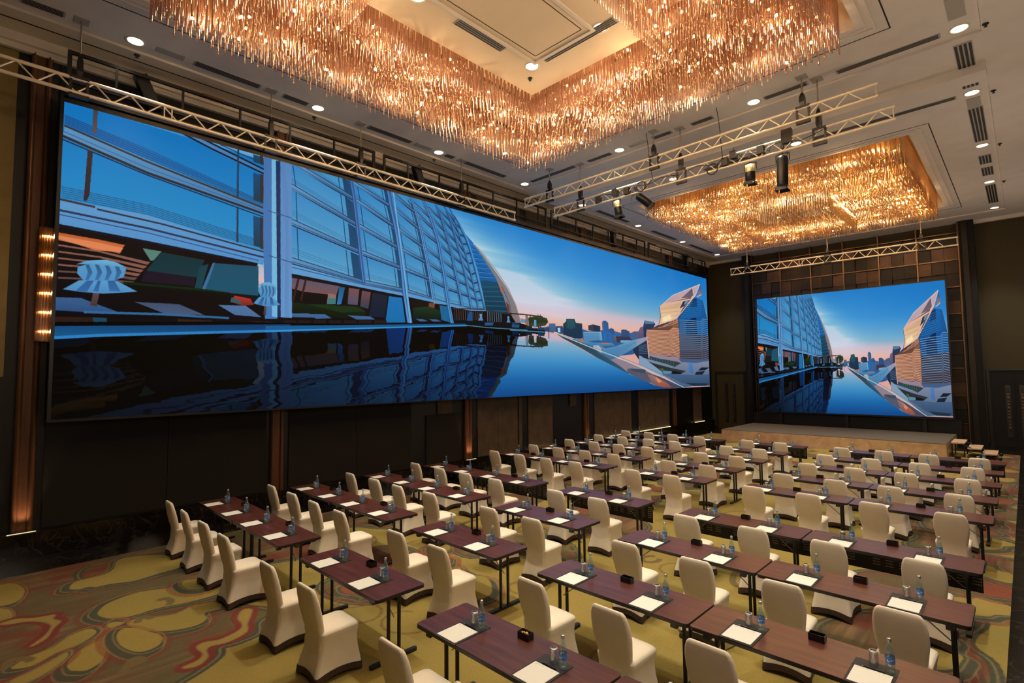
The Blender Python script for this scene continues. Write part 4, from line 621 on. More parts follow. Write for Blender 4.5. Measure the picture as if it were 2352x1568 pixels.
[0,[3571,7655,3638,7780,3677,7353,3615,7245],[56,131,205,106,163,215],100],[1,[3602,7365,3665,7475],[35,85,150],55,1.2],[1,[3605,7335,3667,7444],[35,85,150],55,1.2],[1,[3607,7304,3670,7413],[35,85,150],55,1.2],[1,[3574,7677,3617,7223],[30,70,120],100,1.2],[1,[3628,7760,3668,7301],[30,70,120],100,1.2],
[0,[3633,7768,3638,7780,3677,7320,3673,7308],[20,55,95,25,65,110],85],
[0,[3607,7240,3683,7349,3683,7301,3607,7174],[120,155,210,75,110,165],100],[1,[3607,7240,3683,7349],[35,55,95],100,2],[1,[3607,7174,3683,7301],[22,35,70],100,2.6],[1,[3607,7197,3683,7318],[40,60,110],100,1.4],
[0,[3615,7140,3677,7266,3716,6835,3658,6669],[58,133,206,108,164,215],100],[1,[3645,6807,3704,6958],[35,85,150],55,1.2],[1,[3648,6772,3706,6927],[35,85,150],55,1.2],[1,[3650,6738,3709,6896],[35,85,150],55,1.2],[1,[3617,7163,3659,6653],[30,70,120],100,1.2],[1,[3668,7240,3708,6771],[30,70,120],100,1.2],
[0,[3673,7247,3677,7266,3716,6803,3712,6782],[20,55,95,25,65,110],85],
[0,[3649,6661,3723,6831,3723,6783,3649,6595],[120,155,210,75,110,165],100],[1,[3649,6661,3723,6831],[35,55,95],100,2],[1,[3649,6595,3723,6783],[22,35,70],100,2.6],[1,[3649,6618,3723,6800],[40,60,110],100,1.4],
[0,[3658,6576,3716,6748,3755,6314,3687,6205],[60,134,207,110,165,215],100],[1,[3678,6314,3743,6438],[35,85,150],55,1.2],[1,[3680,6286,3746,6407],[35,85,150],55,1.2],[1,[3682,6259,3748,6375],[35,85,150],55,1.2],[1,[3660,6606,3690,6188],[30,70,120],100,1.2],[1,[3708,6723,3745,6262],[30,70,120],100,1.2],
[0,[3712,6734,3716,6748,3755,6281,3750,6269],[20,55,95,25,65,110],85],
[0,[3679,6206,3762,6309,3762,6261,3679,6139],[120,155,210,75,110,165],100],[1,[3679,6206,3762,6309],[35,55,95],100,2],[1,[3679,6139,3762,6261],[22,35,70],100,2.6],[1,[3679,6162,3762,6278],[40,60,110],100,1.4],
[0,[3687,6120,3755,6230,3785,5816,3717,5747],[63,135,207,113,166,215],100],[1,[3708,5856,3776,5934],[35,85,150],55,1.2],[1,[3710,5828,3778,5904],[35,85,150],55,1.2],[1,[3711,5801,3780,5875],[35,85,150],55,1.2],[1,[3690,6140,3720,5724],[30,70,120],100,1.2],[1,[3745,6215,3775,5773],[30,70,120],100,1.2],
[0,[3750,6221,3755,6230,3785,5785,3780,5778],[20,55,95,25,65,110],85],
[0,[3708,5747,3792,5812,3792,5765,3708,5680],[120,155,210,75,110,165],100],[1,[3708,5747,3792,5812],[35,55,95],100,2],[1,[3708,5680,3792,5765],[22,35,70],100,2.6],[1,[3708,5704,3792,5781],[40,60,110],100,1.4],
[0,[3717,5661,3785,5737,3821,5352,3744,5285],[65,137,208,115,167,215],100],[1,[3736,5395,3810,5462],[35,85,150],55,1.2],[1,[3738,5367,3813,5434],[35,85,150],55,1.2],[1,[3739,5340,3815,5407],[35,85,150],55,1.2],[1,[3720,5677,3748,5263],[30,70,120],100,1.2],[1,[3775,5726,3809,5311],[30,70,120],100,1.2],
[0,[3780,5730,3785,5737,3821,5323,3815,5316],[20,55,95,25,65,110],85],
[0,[3736,5286,3828,5350,3828,5302,3736,5219],[120,155,210,75,110,165],100],[1,[3736,5286,3828,5350],[35,55,95],100,2],[1,[3736,5219,3828,5302],[22,35,70],100,2.6],[1,[3736,5242,3828,5319],[40,60,110],100,1.4],
[0,[3744,5199,3821,5268,3859,4823,3766,4818],[67,138,209,117,168,215],100],[1,[3760,4930,3848,4950],[35,85,150],55,1.2],[1,[3761,4902,3850,4918],[35,85,150],55,1.2],[1,[3762,4874,3853,4886],[35,85,150],55,1.2],[1,[3748,5215,3773,4787],[30,70,120],100,1.2],[1,[3810,5263,3844,4792],[30,70,120],100,1.2],
[0,[3815,5268,3821,5268,3859,4790,3851,4792],[20,55,95,25,65,110],85],
[0,[3757,4820,3866,4817,3867,4769,3757,4753],[120,155,210,75,110,165],100],[1,[3757,4820,3866,4817],[35,55,95],100,2],[1,[3757,4753,3867,4769],[22,35,70],100,2.6],[1,[3757,4777,3867,4786],[40,60,110],100,1.4],
[0,[1525,5841,2267,5364,2735,5218,3100,5014,3647,4746,3877,4797,3877,4693,3647,4645,3109,4860,2735,4978,2025,5236,1527,5408],[120,160,220,105,150,215],100],[1,[1525,5714,2268,5336,2735,5188],[50,80,140],100,2],[1,[1527,5408,2025,5236,2735,4996,3100,4844],[15,15,30],100,4],
[0,[1527,5408,2025,5236,2735,4978,3100,4844,3647,4645,3877,4707,4305,4630,4394,4188,2881,3759,2030,3491,1534,3504],[25,14,14,10,8,12],100],
[0,[1549,5268,2006,5145,1976,4721,1664,4735,1562,4814],[95,85,105,120,85,85],100],
[0,[1895,4765,1976,4749,1971,4340,1884,4305],[150,110,100],100],
[0,[1896,4578,1974,4585,1971,4340,1887,4317],[75,120,130],100],
[0,[2006,5128,2063,5119,2027,4362,1983,4318],[30,90,140,50,120,190],100],
[0,[2102,5111,2214,5111,2196,4374,2091,4388],[120,80,80,85,80,105],100],
[0,[2241,5068,2337,5029,2312,4250,2223,4329],[115,75,75,60,60,85],100],
[0,[2358,5010,2529,4974,2495,3911,2319,3912],[30,35,55,20,30,55],100],[1,[1685,5267,1643,4363],[50,30,28],100,5],[1,[1617,5229,1575,4334],[50,30,28],100,5],
[0,[1537,4267,1700,4231,1878,4302,2028,4253,2237,4334,2291,4072,2238,3829,1545,3609],[20,40,15,10,16,10],100],
[0,[1700,4231,2157,4331,2278,4124,2028,3981],[30,60,25],60],
[0,[2543,4951,2700,4932,2741,3749,2503,3681],[30,115,190,25,110,185],100],
[0,[2832,4868,3316,4816,3335,3984,2834,3776],[25,18,16,12,10,12],100],
[0,[3042,4833,3126,4836,3109,4546,3034,4549],[120,70,50],100],
[0,[2833,4504,3042,4646,3281,4417,3299,4166,3212,3948,2842,3839],[28,55,35,10,20,15],100],
[0,[3185,4765,3316,4752,3335,3920,3212,4012],[30,100,160],100],[1,[3397,4653,3403,4069],[60,90,120],80,2.2],[1,[3427,4651,3433,4079],[130,90,80],80,2.2],[1,[3458,4649,3464,4088],[130,90,80],80,2.2],[1,[3490,4648,3496,4097],[60,90,120],80,2.2],[1,[3521,4646,3527,4107],[130,90,80],80,2.2],[1,[3553,4644,3559,4117],[130,90,80],80,2.2],[1,[3585,4643,3591,4126],[60,90,120],80,2.2],[1,[3617,4641,3623,4136],[130,90,80],80,2.2],[1,[3649,4639,3655,4146],[130,90,80],80,2.2],[1,[3682,4637,3688,4156],[60,90,120],80,2.2],[1,[3715,4636,3721,4166],[130,90,80],80,2.2],[1,[3748,4634,3754,4176],[130,90,80],80,2.2],[1,[3781,4632,3787,4186],[60,90,120],80,2.2],[1,[3815,4630,3821,4196],[130,90,80],80,2.2],
[0,[3609,4598,3666,4585,3667,4082,3572,4054],[30,80,140],100],[1,[3370,4675,3883,4799,4163,4689,4531,4764],[60,50,55],100,3],[1,[3903,4703,3907,4119],[95,110,130],90,4],[1,[3939,4695,3944,4129],[95,110,130],90,4],[1,[3976,4687,3981,4140],[95,110,130],90,4],[1,[4013,4679,4018,4151],[95,110,130],90,4],[1,[4051,4671,4055,4162],[95,110,130],90,4],[1,[4089,4663,4093,4173],[95,110,130],90,4],[1,[4127,4655,4131,4184],[95,110,130],90,4],
[0,[4163,4689,4305,4702,4305,4198,4163,4158],[20,15,25],70],
[0,[2037,11402,2081,10730,2107,9917,2138,9163,2172,8011,2205,6795,2247,5438,2288,5460,2246,6825,2212,8047,2178,9205,2147,9963,2120,10781,2076,11456],[85,115,180,90,130,205],100],[1,[2037,11402,2081,10730,2107,9917,2138,9163,2172,8011,2205,6795,2247,5438],[40,60,120],100,2],[1,[2061,11435,2105,10760,2131,9945,2162,9188,2196,8032,2229,6813,2271,5451],[60,80,140],70,4.8],
[0,[2773,10080,2821,9700,2861,9246,2919,8431,2961,7593,3004,6843,3041,6021,3081,5037,3118,5053,3078,6041,3040,6867,2997,7620,2955,8462,2896,9281,2855,9736,2807,10118],[95,140,205,120,165,230],100],[1,[2773,10080,2821,9700,2861,9246,2919,8431,2961,7593,3004,6843,3041,6021,3081,5037],[40,60,120],100,2],[1,[2793,10102,2841,9722,2882,9267,2940,8449,2983,7609,3025,6857,3063,6033,3104,5047],[60,80,140],70,3.52],
[0,[3122,9949,3166,9672,3210,9263,3258,8659,3308,8051,3353,7432,3390,6738,3427,6169,3465,5532,3499,4822,3525,4832,3490,5544,3453,6183,3416,6753,3379,7450,3333,8070,3282,8680,3234,9285,3190,9695,3146,9973],[75,120,185,110,160,225],100],[1,[3122,9949,3166,9672,3210,9263,3258,8659,3308,8051,3353,7432,3390,6738,3427,6169,3465,5532,3499,4822],[40,60,120],100,2],[1,[3137,9964,3180,9686,3224,9276,3273,8671,3323,8062,3369,7443,3406,6747,3443,6178,3480,5539,3514,4828],[60,80,140],70,2.24],
[0,[3245,10010,3290,9729,3335,9314,3381,8764,3427,8209,3470,7646,3511,7111,3553,6505,3581,5987,3610,5400,3639,4776,3662,4785,3633,5410,3604,5999,3575,6518,3533,7125,3492,7662,3449,8226,3402,8783,3356,9334,3311,9750,3266,10032],[75,120,185,110,160,225],100],[1,[3245,10010,3290,9729,3335,9314,3381,8764,3427,8209,3470,7646,3511,7111,3553,6505,3581,5987,3610,5400,3639,4776],[40,60,120],100,2],[1,[3258,10023,3303,9741,3348,9326,3394,8775,3440,8219,3483,7656,3524,7120,3566,6512,3595,5994,3624,5406,3653,4781],[60,80,140],70,1.92],
[0,[3328,9963,3373,9613,3416,9191,3460,8700,3507,8206,3554,7707,3598,7201,3641,6623,3670,6167,3699,5710,3727,5249,3749,4783,3766,4790,3744,5256,3717,5718,3687,6177,3658,6633,3615,7213,3571,7719,3524,8219,3477,8714,3432,9205,3390,9629,3344,9979],[75,120,185,110,160,225],100],[1,[3328,9963,3373,9613,3416,9191,3460,8700,3507,8206,3554,7707,3598,7201,3641,6623,3670,6167,3699,5710,3727,5249,3749,4783],[40,60,120],100,2],[1,[3337,9973,3383,9623,3425,9199,3470,8708,3517,8213,3564,7714,3608,7208,3651,6629,3680,6173,3710,5715,3737,5253,3759,4787],[60,80,140],70,1.5],
[0,[3392,9631,3447,9352,3494,8995,3551,8641,3594,8274,3637,7834,3676,7320,3715,6802,3754,6281,3784,5785,3820,5323,3858,4790,3875,4796,3836,5330,3800,5792,3770,6289,3730,6811,3691,7330,3652,7845,3610,8286,3566,8654,3509,9008,3462,9366,3407,9645],[75,120,185,110,160,225],100],[1,[3392,9631,3447,9352,3494,8995,3551,8641,3594,8274,3637,7834,3676,7320,3715,6802,3754,6281,3784,5785,3820,5323,3858,4790],[40,60,120],100,2],[1,[3401,9640,3456,9360,3503,9002,3560,8649,3603,8281,3646,7840,3685,7326,3724,6808,3764,6286,3794,5789,3830,5327,3868,4793],[60,80,140],70,1.5],
[0,[2479,10648,2514,9946,2548,9239,2602,8276,2645,7294,2677,6357,2704,5293,2764,3744,2826,3762,2765,5323,2738,6396,2706,7339,2662,8329,2607,9299,2573,10012,2537,10718],[80,125,195,95,150,225],100],[1,[2479,10648,2514,9946,2548,9239,2602,8276,2645,7294,2677,6357,2704,5293,2764,3744],[40,60,120],100,2],[1,[2513,10690,2549,9985,2583,9275,2638,8308,2681,7321,2714,6380,2741,5311,2801,3755],[60,80,140],70,6.4],
[0,[2945,10017,2995,9692,3054,9181,3106,8592,3158,7934,3194,7128,3229,6446,3257,5690,3289,4870,3338,3889,3385,3902,3335,4888,3302,5713,3275,6473,3239,7159,3203,7969,3150,8631,3098,9222,3038,9736,2988,10063],[80,130,200,95,155,225],100],[1,[2945,10017,2995,9692,3054,9181,3106,8592,3158,7934,3194,7128,3229,6446,3257,5690,3289,4870,3338,3889],[40,60,120],100,2],[1,[2971,10045,3021,9718,3081,9206,3132,8615,3185,7955,3221,7146,3257,6462,3284,5704,3317,4881,3366,3897],[60,80,140],70,4.16],[1,[2591,10002,2720,6384,2803,3767],[150,190,235],80,5],
[0,[-3,10041,1390,9831,1315,5638,0,5992],[15,115,200,60,150,215],100],
[0,[7,9255,1353,7871,1356,7643,481,8283,0,8853],[110,150,205,85,125,185],100],[1,[8,9230,479,8688,1353,7871],[60,50,50],100,4],[1,[0,8883,481,8299,1354,7653],[50,42,45],100,5],[1,[0,8769,481,8218,1307,7559],[35,40,70],100,2.5],[1,[3,9038,480,8472,1353,7765],[75,105,165],100,2],
[0,[5,9603,1305,8164,1318,8054,6,9252],[10,95,190,25,110,200],60],[1,[6,9563,477,9121,1305,8164],[55,60,95],70,1.6],[1,[6,9503,477,9040,1305,8115],[55,60,95],70,1.6],[1,[6,9444,477,8959,1305,8066],[55,60,95],70,1.6],[1,[7,9384,478,8878,1305,8016],[55,60,95],70,1.6],[1,[7,9324,478,8796,1305,7967],[55,60,95],70,1.6],
[0,[698,10020,806,10035,1346,9430,1347,9242,1135,9444,898,9697],[95,135,195,80,120,180],100],[1,[698,10031,897,9755,1347,9261],[20,25,45],100,4],[1,[812,10060,1346,9436],[25,25,45],100,4],[1,[965,9997,1298,9714],[50,60,100],100,2.5],
[0,[3,6869,489,6827,1360,6163,1361,5884,1264,5605,494,5860,0,5992],[115,155,215,100,145,215],100],[1,[3,6849,182,6791],[60,50,60],100,4],[1,[200,6732,590,6594,1360,6132],[50,50,70],100,3.5],[1,[1,6501,491,6370,1361,5915],[50,50,80],100,4],[1,[2,6363,492,6209,1276,5784],[60,80,140],100,2],[1,[0,6006,494,5871,1264,5617],[20,18,30],100,7],[1,[5,7257,487,7177,1311,6572],[45,75,125],75,1.6],[1,[5,7193,487,7113,1311,6517],[45,75,125],75,1.6],[1,[6,7129,487,7048,1312,6462],[45,75,125],75,1.6],[1,[6,7065,488,6984,1312,6406],[45,75,125],75,1.6],[1,[7,7001,488,6919,1312,6351],[45,75,125],75,1.6],[1,[7,6937,488,6854,1312,6295],[45,75,125],75,1.6],
[0,[155,9996,180,10010,177,9203,153,9192],[75,60,60,90,80,85],100],
[0,[133,8599,161,8587,152,7168,139,6951,121,6931,126,7545],[60,42,40,55,40,45],100],
[0,[1093,9994,1107,10014,1111,8143,1096,8128],[45,60,85],100],
[0,[1098,7709,1112,7723,1116,6376,1101,6365],[45,60,85],100],
[0,[1218,9981,1297,9962,1305,9660,1222,9677],[30,75,130,35,60,80],100],
[0,[1221,9245,1300,9217,1311,8109,1228,8146],[30,75,130,35,60,80],100],
[0,[1228,7533,1307,7485,1319,6288,1236,6348],[30,75,130,35,60,80],100],
[0,[1271,10021,1300,10028,1304,9658,1275,9653],[55,48,50],100],
[0,[1274,9248,1303,9251,1310,8108,1282,8110],[55,48,50],100],
[0,[1282,7522,1310,7518,1318,6256,1289,6266],[55,48,50],100],
[0,[-1,5966,494,5860,1264,5605,1286,3483,-7,3081],[22,12,12,10,7,12],100],
[0,[0,5794,215,5745,361,5678,334,5422,199,5375,1,5599],[190,95,50,225,120,70],100],
[0,[0,5697,215,5643,352,5566,334,5370,1,5550],[235,140,90],80],
[0,[0,5426,217,5388,517,5203,498,5099,217,5327,0,5367],[150,100,85],90],
[0,[1,5220,218,5205,498,5056,479,4953,218,5144,1,5162],[150,100,85],90],
[0,[2,5015,219,5022,479,4911,460,4809,219,4961,2,4957],[150,100,85],90],
[0,[3,4810,220,4839,461,4766,442,4665,220,4778,4,4752],[150,100,85],90],
[0,[4,4605,221,4656,442,4622,423,4522,221,4595,5,4547],[110,80,75],90],
[0,[6,4401,222,4473,424,4480,405,4380,222,4412,6,4342],[110,80,75],90],
[0,[466,5651,585,5630,536,5270,517,5257],[95,130,120],100],
[0,[498,4949,585,5603,872,5524,820,4836,489,4890],[20,50,60,25,55,65],100],
[0,[489,4901,815,4850,805,4517,462,4501],[30,20,35],100],
[0,[840,5274,901,5399,855,4400,806,4432],[25,65,80],100],
[0,[929,5446,951,5490,883,4396,855,4400],[70,110,160],100],
[0,[952,5461,1277,5552,1283,4151,878,4382],[35,80,110,30,85,115],100],
[0,[358,4444,811,4463,1061,4412,1074,4241,812,4294,368,4319],[12,40,15],100],
[0,[368,4371,1282,4394,1285,3726,373,3407],[14,8,10],85],
[0,[1097,4310,1158,4278,1220,4245,1246,4014,1159,3950,1063,4059],[200,50,35,120,40,40],100],
[0,[1074,4241,1134,4149,1159,4010,1063,4059],[60,90,100],100],
[0,[-4,3762,130,3796,182,3693,336,3420,228,3357,-4,3348],[70,95,150,55,80,135],100],
[0,[427,3795,707,3828,882,3500,626,3441],[75,80,115,85,90,125],100],
[0,[976,3907,1184,3960,1311,3552,1101,3573],[95,115,170,90,110,165],100],[1,[150,3354,606,3434,1054,3440],[55,105,165],100,5],
[0,[-6,3154,264,3216,270,2963,-4,2864],[45,25,20],100],
[0,[699,3300,939,3317,928,3142,700,3080],[50,30,25],100],
[0,[1236,3377,1415,3399,1416,3275,1236,3226],[50,30,25],100],
[0,[194,3194,273,3194,275,2964,204,2945],[25,70,100],100],
[0,[1713,3819,1867,3861,1935,3706,1784,3632],[80,105,165,70,95,150],100],
[0,[1533,3783,1713,3845,1784,3685,1555,3638],[80,105,165,70,95,150],100],
[0,[2093,3893,2333,3916,2389,3791,2185,3729],[80,105,165,70,95,150],100],
[0,[2865,3968,2961,3985,3027,3894,2929,3852],[80,105,165,70,95,150],100],
[0,[3043,4010,3144,4023,3212,3936,3093,3901],[80,105,165,70,95,150],100],
[0,[1490,3491,1600,3514,1599,3396,1491,3365],[35,22,22],100],
[0,[1623,3531,1738,3555,1736,3434,1623,3403],[35,22,22],100],
[0,[1761,3573,1881,3598,1878,3475,1761,3442],[35,22,22],100],
[0,[1905,3616,2029,3643,2027,3517,1905,3482],[35,22,22],100],
[0,[2055,3662,2185,3690,2183,3561,2055,3525],[35,22,22],100],
[0,[2212,3709,2347,3739,2345,3607,2212,3569],[35,22,22],100],
[0,[2375,3758,2517,3790,2515,3655,2376,3616],[35,22,22],100],
[0,[192,4203,232,4223,225,3914,214,3554,178,3591,190,3898],[110,80,80,70,50,55],100],
[0,[32,4023,114,4353,209,4440,326,4437,445,4146,346,4063,247,3985,133,3983],[110,160,215,90,140,205],100],
[0,[99,4006,158,4377,195,4397,159,4015],[35,70,130,50,90,160],70],
[0,[193,4052,216,4408,232,4417,220,4044],[35,70,130,50,90,160],70],
[0,[282,4094,269,4438,307,4458,346,4105],[35,70,130,50,90,160],70],
[0,[103,4755,154,4913,295,4979,374,4899,362,4603,307,4443,140,4352,104,4557],[105,155,210,95,145,210],100],
[0,[145,4882,164,4895,185,4655,165,4391,148,4381,160,4639],[40,70,125,60,100,165],75],
[0,[197,4916,216,4928,238,4687,218,4419,200,4410,212,4671],[40,70,125,60,100,165],75],
[0,[250,4950,270,4963,292,4719,271,4449,253,4439,265,4703],[40,70,125,60,100,165],75],
[0,[304,4985,324,4998,347,4752,325,4479,307,4469,319,4735],[40,70,125,60,100,165],75],
[0,[94,4850,153,5014,258,5110,313,5069,379,4928,286,4922,188,4920],[140,185,230,100,150,210],100],
[0,[1304,10002,1389,10020,1441,3531,1337,3499,1310,6807],[85,115,185,80,120,190],100],
[0,[1369,9994,1405,9991,1441,3593,1395,3609],[140,185,235],100],
[0,[1405,9978,1449,10004,1468,3602,1441,3593],[30,50,95],100],
[0,[1443,9995,1497,10002,1542,9962,1566,3602,1468,3602],[105,135,200,125,150,215],100],
[0,[1454,9975,1476,9978,1514,8707,1539,3607,1501,3595,1498,7150],[100,130,200,110,140,205],80],[1,[1351,7838,1550,7744],[60,80,130],100,2],[1,[1359,6038,1557,5890],[60,80,130],100,2],
[0,[1331,4199,1352,4208,1348,3941,1343,3629,1323,3667,1329,3934],[110,80,80,70,50,55],100],
[0,[1242,4075,1287,4348,1339,4402,1402,4372,1465,4098,1413,4046,1360,3999,1298,4018],[110,160,215,90,140,205],100],
[0,[1279,4046,1312,4359,1332,4368,1312,4042],[35,70,130,50,90,160],70],
[0,[1331,4067,1343,4373,1352,4377,1346,4055],[35,70,130,50,90,160],70],
[0,[1379,4086,1372,4386,1392,4395,1413,4082],[35,70,130,50,90,160],70],
[0,[1281,4705,1309,4829,1386,4847,1428,4756,1421,4506,1393,4381,1302,4341,1282,4530],[105,155,210,95,145,210],100],
[0,[1304,4805,1315,4810,1327,4595,1316,4369,1306,4365,1312,4588],[40,70,125,60,100,165],75],
[0,[1333,4820,1343,4825,1355,4609,1344,4382,1335,4378,1341,4602],[40,70,125,60,100,165],75],
[0,[1362,4834,1372,4840,1384,4623,1373,4395,1363,4391,1370,4616],[40,70,125,60,100,165],75],
[0,[1391,4849,1401,4855,1413,4637,1402,4408,1392,4404,1399,4630],[40,70,125,60,100,165],75],
[0,[1276,4790,1309,4918,1366,4970,1395,4919,1430,4780,1381,4800,1328,4826],[140,185,230,100,150,210],100],
[0,[3750,4141,3780,4353,3771,4520,3815,4535,3811,4363,3837,4167],[120,165,215,90,130,190],100],
[0,[4217,4138,4244,4360,4237,4536,4276,4549,4272,4368,4296,4160],[120,165,215,90,130,190],100],
[0,[3388,4065,3764,4111,4462,4207,4600,4135,4600,3913,3667,3781,3389,3806],[18,16,22,10,12,20],100],
[0,[3863,4072,4005,4113,3985,3933,3853,3898],[45,85,135],100],
[0,[4327,4205,4484,4250,4461,4061,4316,4022],[45,85,135],100],
[0,[4286,4120,4477,4215,4494,3970,4938,4002,4955,3816,4494,3772,4286,3712],[20,22,30,12,14,22],100],
[0,[4618,4477,4677,4655,4719,4401,4660,4225],[35,60,30],100],
[0,[4665,4624,4714,4603,4754,4411,4697,4235],[55,75,35],100],
[0,[4713,4506,4752,4550,4788,4422,4735,4245],[35,60,30],100],
[0,[4730,4645,4790,4691,4823,4432,4773,4256],[55,75,35],100],
[0,[4778,4526,4829,4639,4858,4442,4811,4267],[35,60,30],100],
[0,[4827,4676,4867,4586,4894,4453,4849,4277],[55,75,35],100],
[0,[4844,4546,4906,4729,4929,4463,4888,4288],[35,60,30],100],
[0,[4894,4697,4945,4676,4965,4474,4927,4299],[55,75,35],100],
[0,[4944,4577,4985,4622,5001,4485,4967,4310],[35,60,30],100],
[0,[4618,4583,4780,4752,4992,4674,5019,4435,4956,4198,4779,4070,4626,4109],[40,62,32,28,40,28],85],[1,[4286,4722,4593,4743,4903,4727],[50,35,40],100,4],[1,[4580,4739,4579,3992],[60,45,45],100,4],[1,[4601,4746,4601,3997],[60,45,45],100,4],[1,[4660,4766,4660,4012],[60,45,45],100,4],[1,[4815,4818,4814,4052],[60,45,45],100,4],[1,[4859,4832,4858,4064],[60,45,45],100,4],
[0,[4724,4029,4737,4487,4776,4483,4779,4043],[120,170,220,90,140,200],100],
[0,[4317,4103,4461,4117,4445,3931,4317,3924],[40,80,130],100],
[0,[4814,4079,4938,4084,4929,3918,4805,3899],[35,65,105],100],
[0,[4576,4096,4694,4101,4694,3915,4576,3912],[25,40,60],100],
[0,[4477,4486,4576,4464,4568,4251,4486,4254],[110,150,200],100],
[0,[4947,4086,5028,4107,5028,3860,4955,3843],[50,75,120],100],[2],
[0,[-6,2863,1550,3344,1567,3127,510,2735,-7,2490],[10,55,110,25,90,150],100],[1,[-5,2501,232,2623,609,2757,1568,3095],[50,130,210],100,6],
[0,[1343,3225,2030,3436,3553,3917,3591,3794,2726,3536,1344,3004],[20,85,145,25,95,160],100],[1,[1344,3013,2726,3524,3572,3822],[60,150,225],100,4],[1,[3572,3842,3863,3798,4600,3839],[90,130,170],100,3],[1,[4286,3763,4526,3779,4937,3801],[90,130,165],100,4],[1,[5028,4107,5027,3448],[30,40,60],100,4]]
CARPET_OPS = [[0,[-1106,-14,-1121,34,-1127,107,-1121,250,-1132,314,-904,252,-789,240,-714,277,-688,254,-661,242,-656,217,-658,201,-641,194,-626,175,-615,152,-604,118,-701,-5]],[1,[-1000,103,-1027,113,-1030,143,-1049,161,-1096,175,-1090,206,-1062,237,-1013,251,-978,236,-972,205,-965,174,-977,147,-978,131,-987,123,-987,112]],[1,[-864,118,-884,124,-899,136,-910,164,-901,191,-889,213,-866,227,-831,252,-820,245,-820,210,-829,176,-827,153,-830,136,-842,125]],[1,[-811,139,-812,156,-800,170,-793,191,-803,213,-790,238,-768,233,-768,215,-747,211,-738,197,-744,175,-761,156,-785,144]],[1,[-726,77,-747,78,-767,89,-790,106,-807,116,-825,126,-812,138,-802,126,-778,117,-744,111,-721,103,-711,91,-716,83]],[1,[-780,125,-794,133,-785,144,-759,155,-742,161,-720,157,-712,146,-715,135,-732,127,-756,123]],[1,[-775,35,-791,49,-798,69,-820,88,-825,104,-813,110,-800,107,-785,91,-776,68,-765,53,-766,43]],[1,[-741,33,-751,50,-763,67,-773,79,-763,80,-749,72,-734,58,-727,46,-725,37]],[1,[-1097,24,-1095,34,-1088,48,-1053,57,-1023,56,-995,47,-994,31,-1024,20]],[1,[-985,24,-984,31,-968,40,-940,42,-922,36,-919,30,-936,22]],[1,[-908,224,-902,241,-878,251,-857,239,-868,222,-892,218]],[3,[-644,162,-647,176,-658,184,-678,183,-684,191,-678,207,-686,230,-700,238,-722,240,-741,252,-734,259,-716,251,-697,241,-676,233,-667,212,-671,194,-664,187,-648,184,-637,173,-640,163]],[3,[-922,30,-925,44,-913,58,-907,73,-904,79,-891,76,-875,82,-858,74,-832,66,-820,53,-846,69,-875,74,-904,58,-913,38]],[2,[-801,149,-812,156,-804,163,-795,157]],[2,[-856,183,-854,192,-836,192,-823,175]],[2,[-779,32,-797,35,-790,46,-781,50,-783,40]],[2,[-689,120,-702,129,-691,135,-689,128,-683,117,-662,108]],[2,[-439,783,-437,775,-438,768,-442,761,-448,758,-454,758,-459,762,-462,768,-462,776,-459,783,-454,788,-447,789]],[2,[-307,793,-302,779,-301,767,-302,760,-307,759,-313,765,-319,776,-324,791,-327,805,-326,815,-323,818,-317,813]],[2,[-568,738,-564,731,-563,724,-565,719,-570,716,-576,718,-582,722,-586,729,-588,736,-587,742,-583,745,-577,745]],[2,[-674,784,-667,770,-667,755,-673,742,-686,735,-701,734,-715,741,-725,753,-728,769,-723,784,-711,794,-695,796]],[2,[-638,765,-630,747,-631,728,-641,711,-658,700,-677,698,-695,706,-707,721,-710,742,-703,761,-687,775,-666,779]]]


# ---------------------------------------------------------------- room shell
XL, XR, YB, YF, ZC = -12.33, 0.80, -6.0, 28.15, 9.07
b = MB(); b.box(XL - .2, XR + .2, YB, YF + .2, -.2, 0); struct('floor', b, M['marble'])
sky_img = put_image('skyline_picture', paint_skyline(SKY_OPS))
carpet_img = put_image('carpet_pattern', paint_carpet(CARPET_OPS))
def uvplane(name, corners, m, parent=None):
    me = bpy.data.meshes.new(name); me.from_pydata(corners, [], [(0, 1, 2, 3)]); me.materials.append(m)
    uvl = me.uv_layers.new(name='uv'); 
    for i, c in enumerate(((0, 0), (1, 0), (1, 1), (0, 1))): uvl.data[i].uv = c
    o = bpy.data.objects.new(name, me); COL.objects.link(o)
    if parent: o.parent = parent
    return o
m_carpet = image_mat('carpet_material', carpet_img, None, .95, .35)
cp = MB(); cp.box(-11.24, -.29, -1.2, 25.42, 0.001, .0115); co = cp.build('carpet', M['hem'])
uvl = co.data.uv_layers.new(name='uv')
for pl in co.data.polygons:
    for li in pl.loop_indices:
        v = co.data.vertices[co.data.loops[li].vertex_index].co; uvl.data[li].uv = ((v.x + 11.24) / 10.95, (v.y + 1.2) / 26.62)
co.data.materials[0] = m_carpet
tag(co, 'gold carpet with red and grey floral scrolls inlaid in the black marble floor', 'carpet')

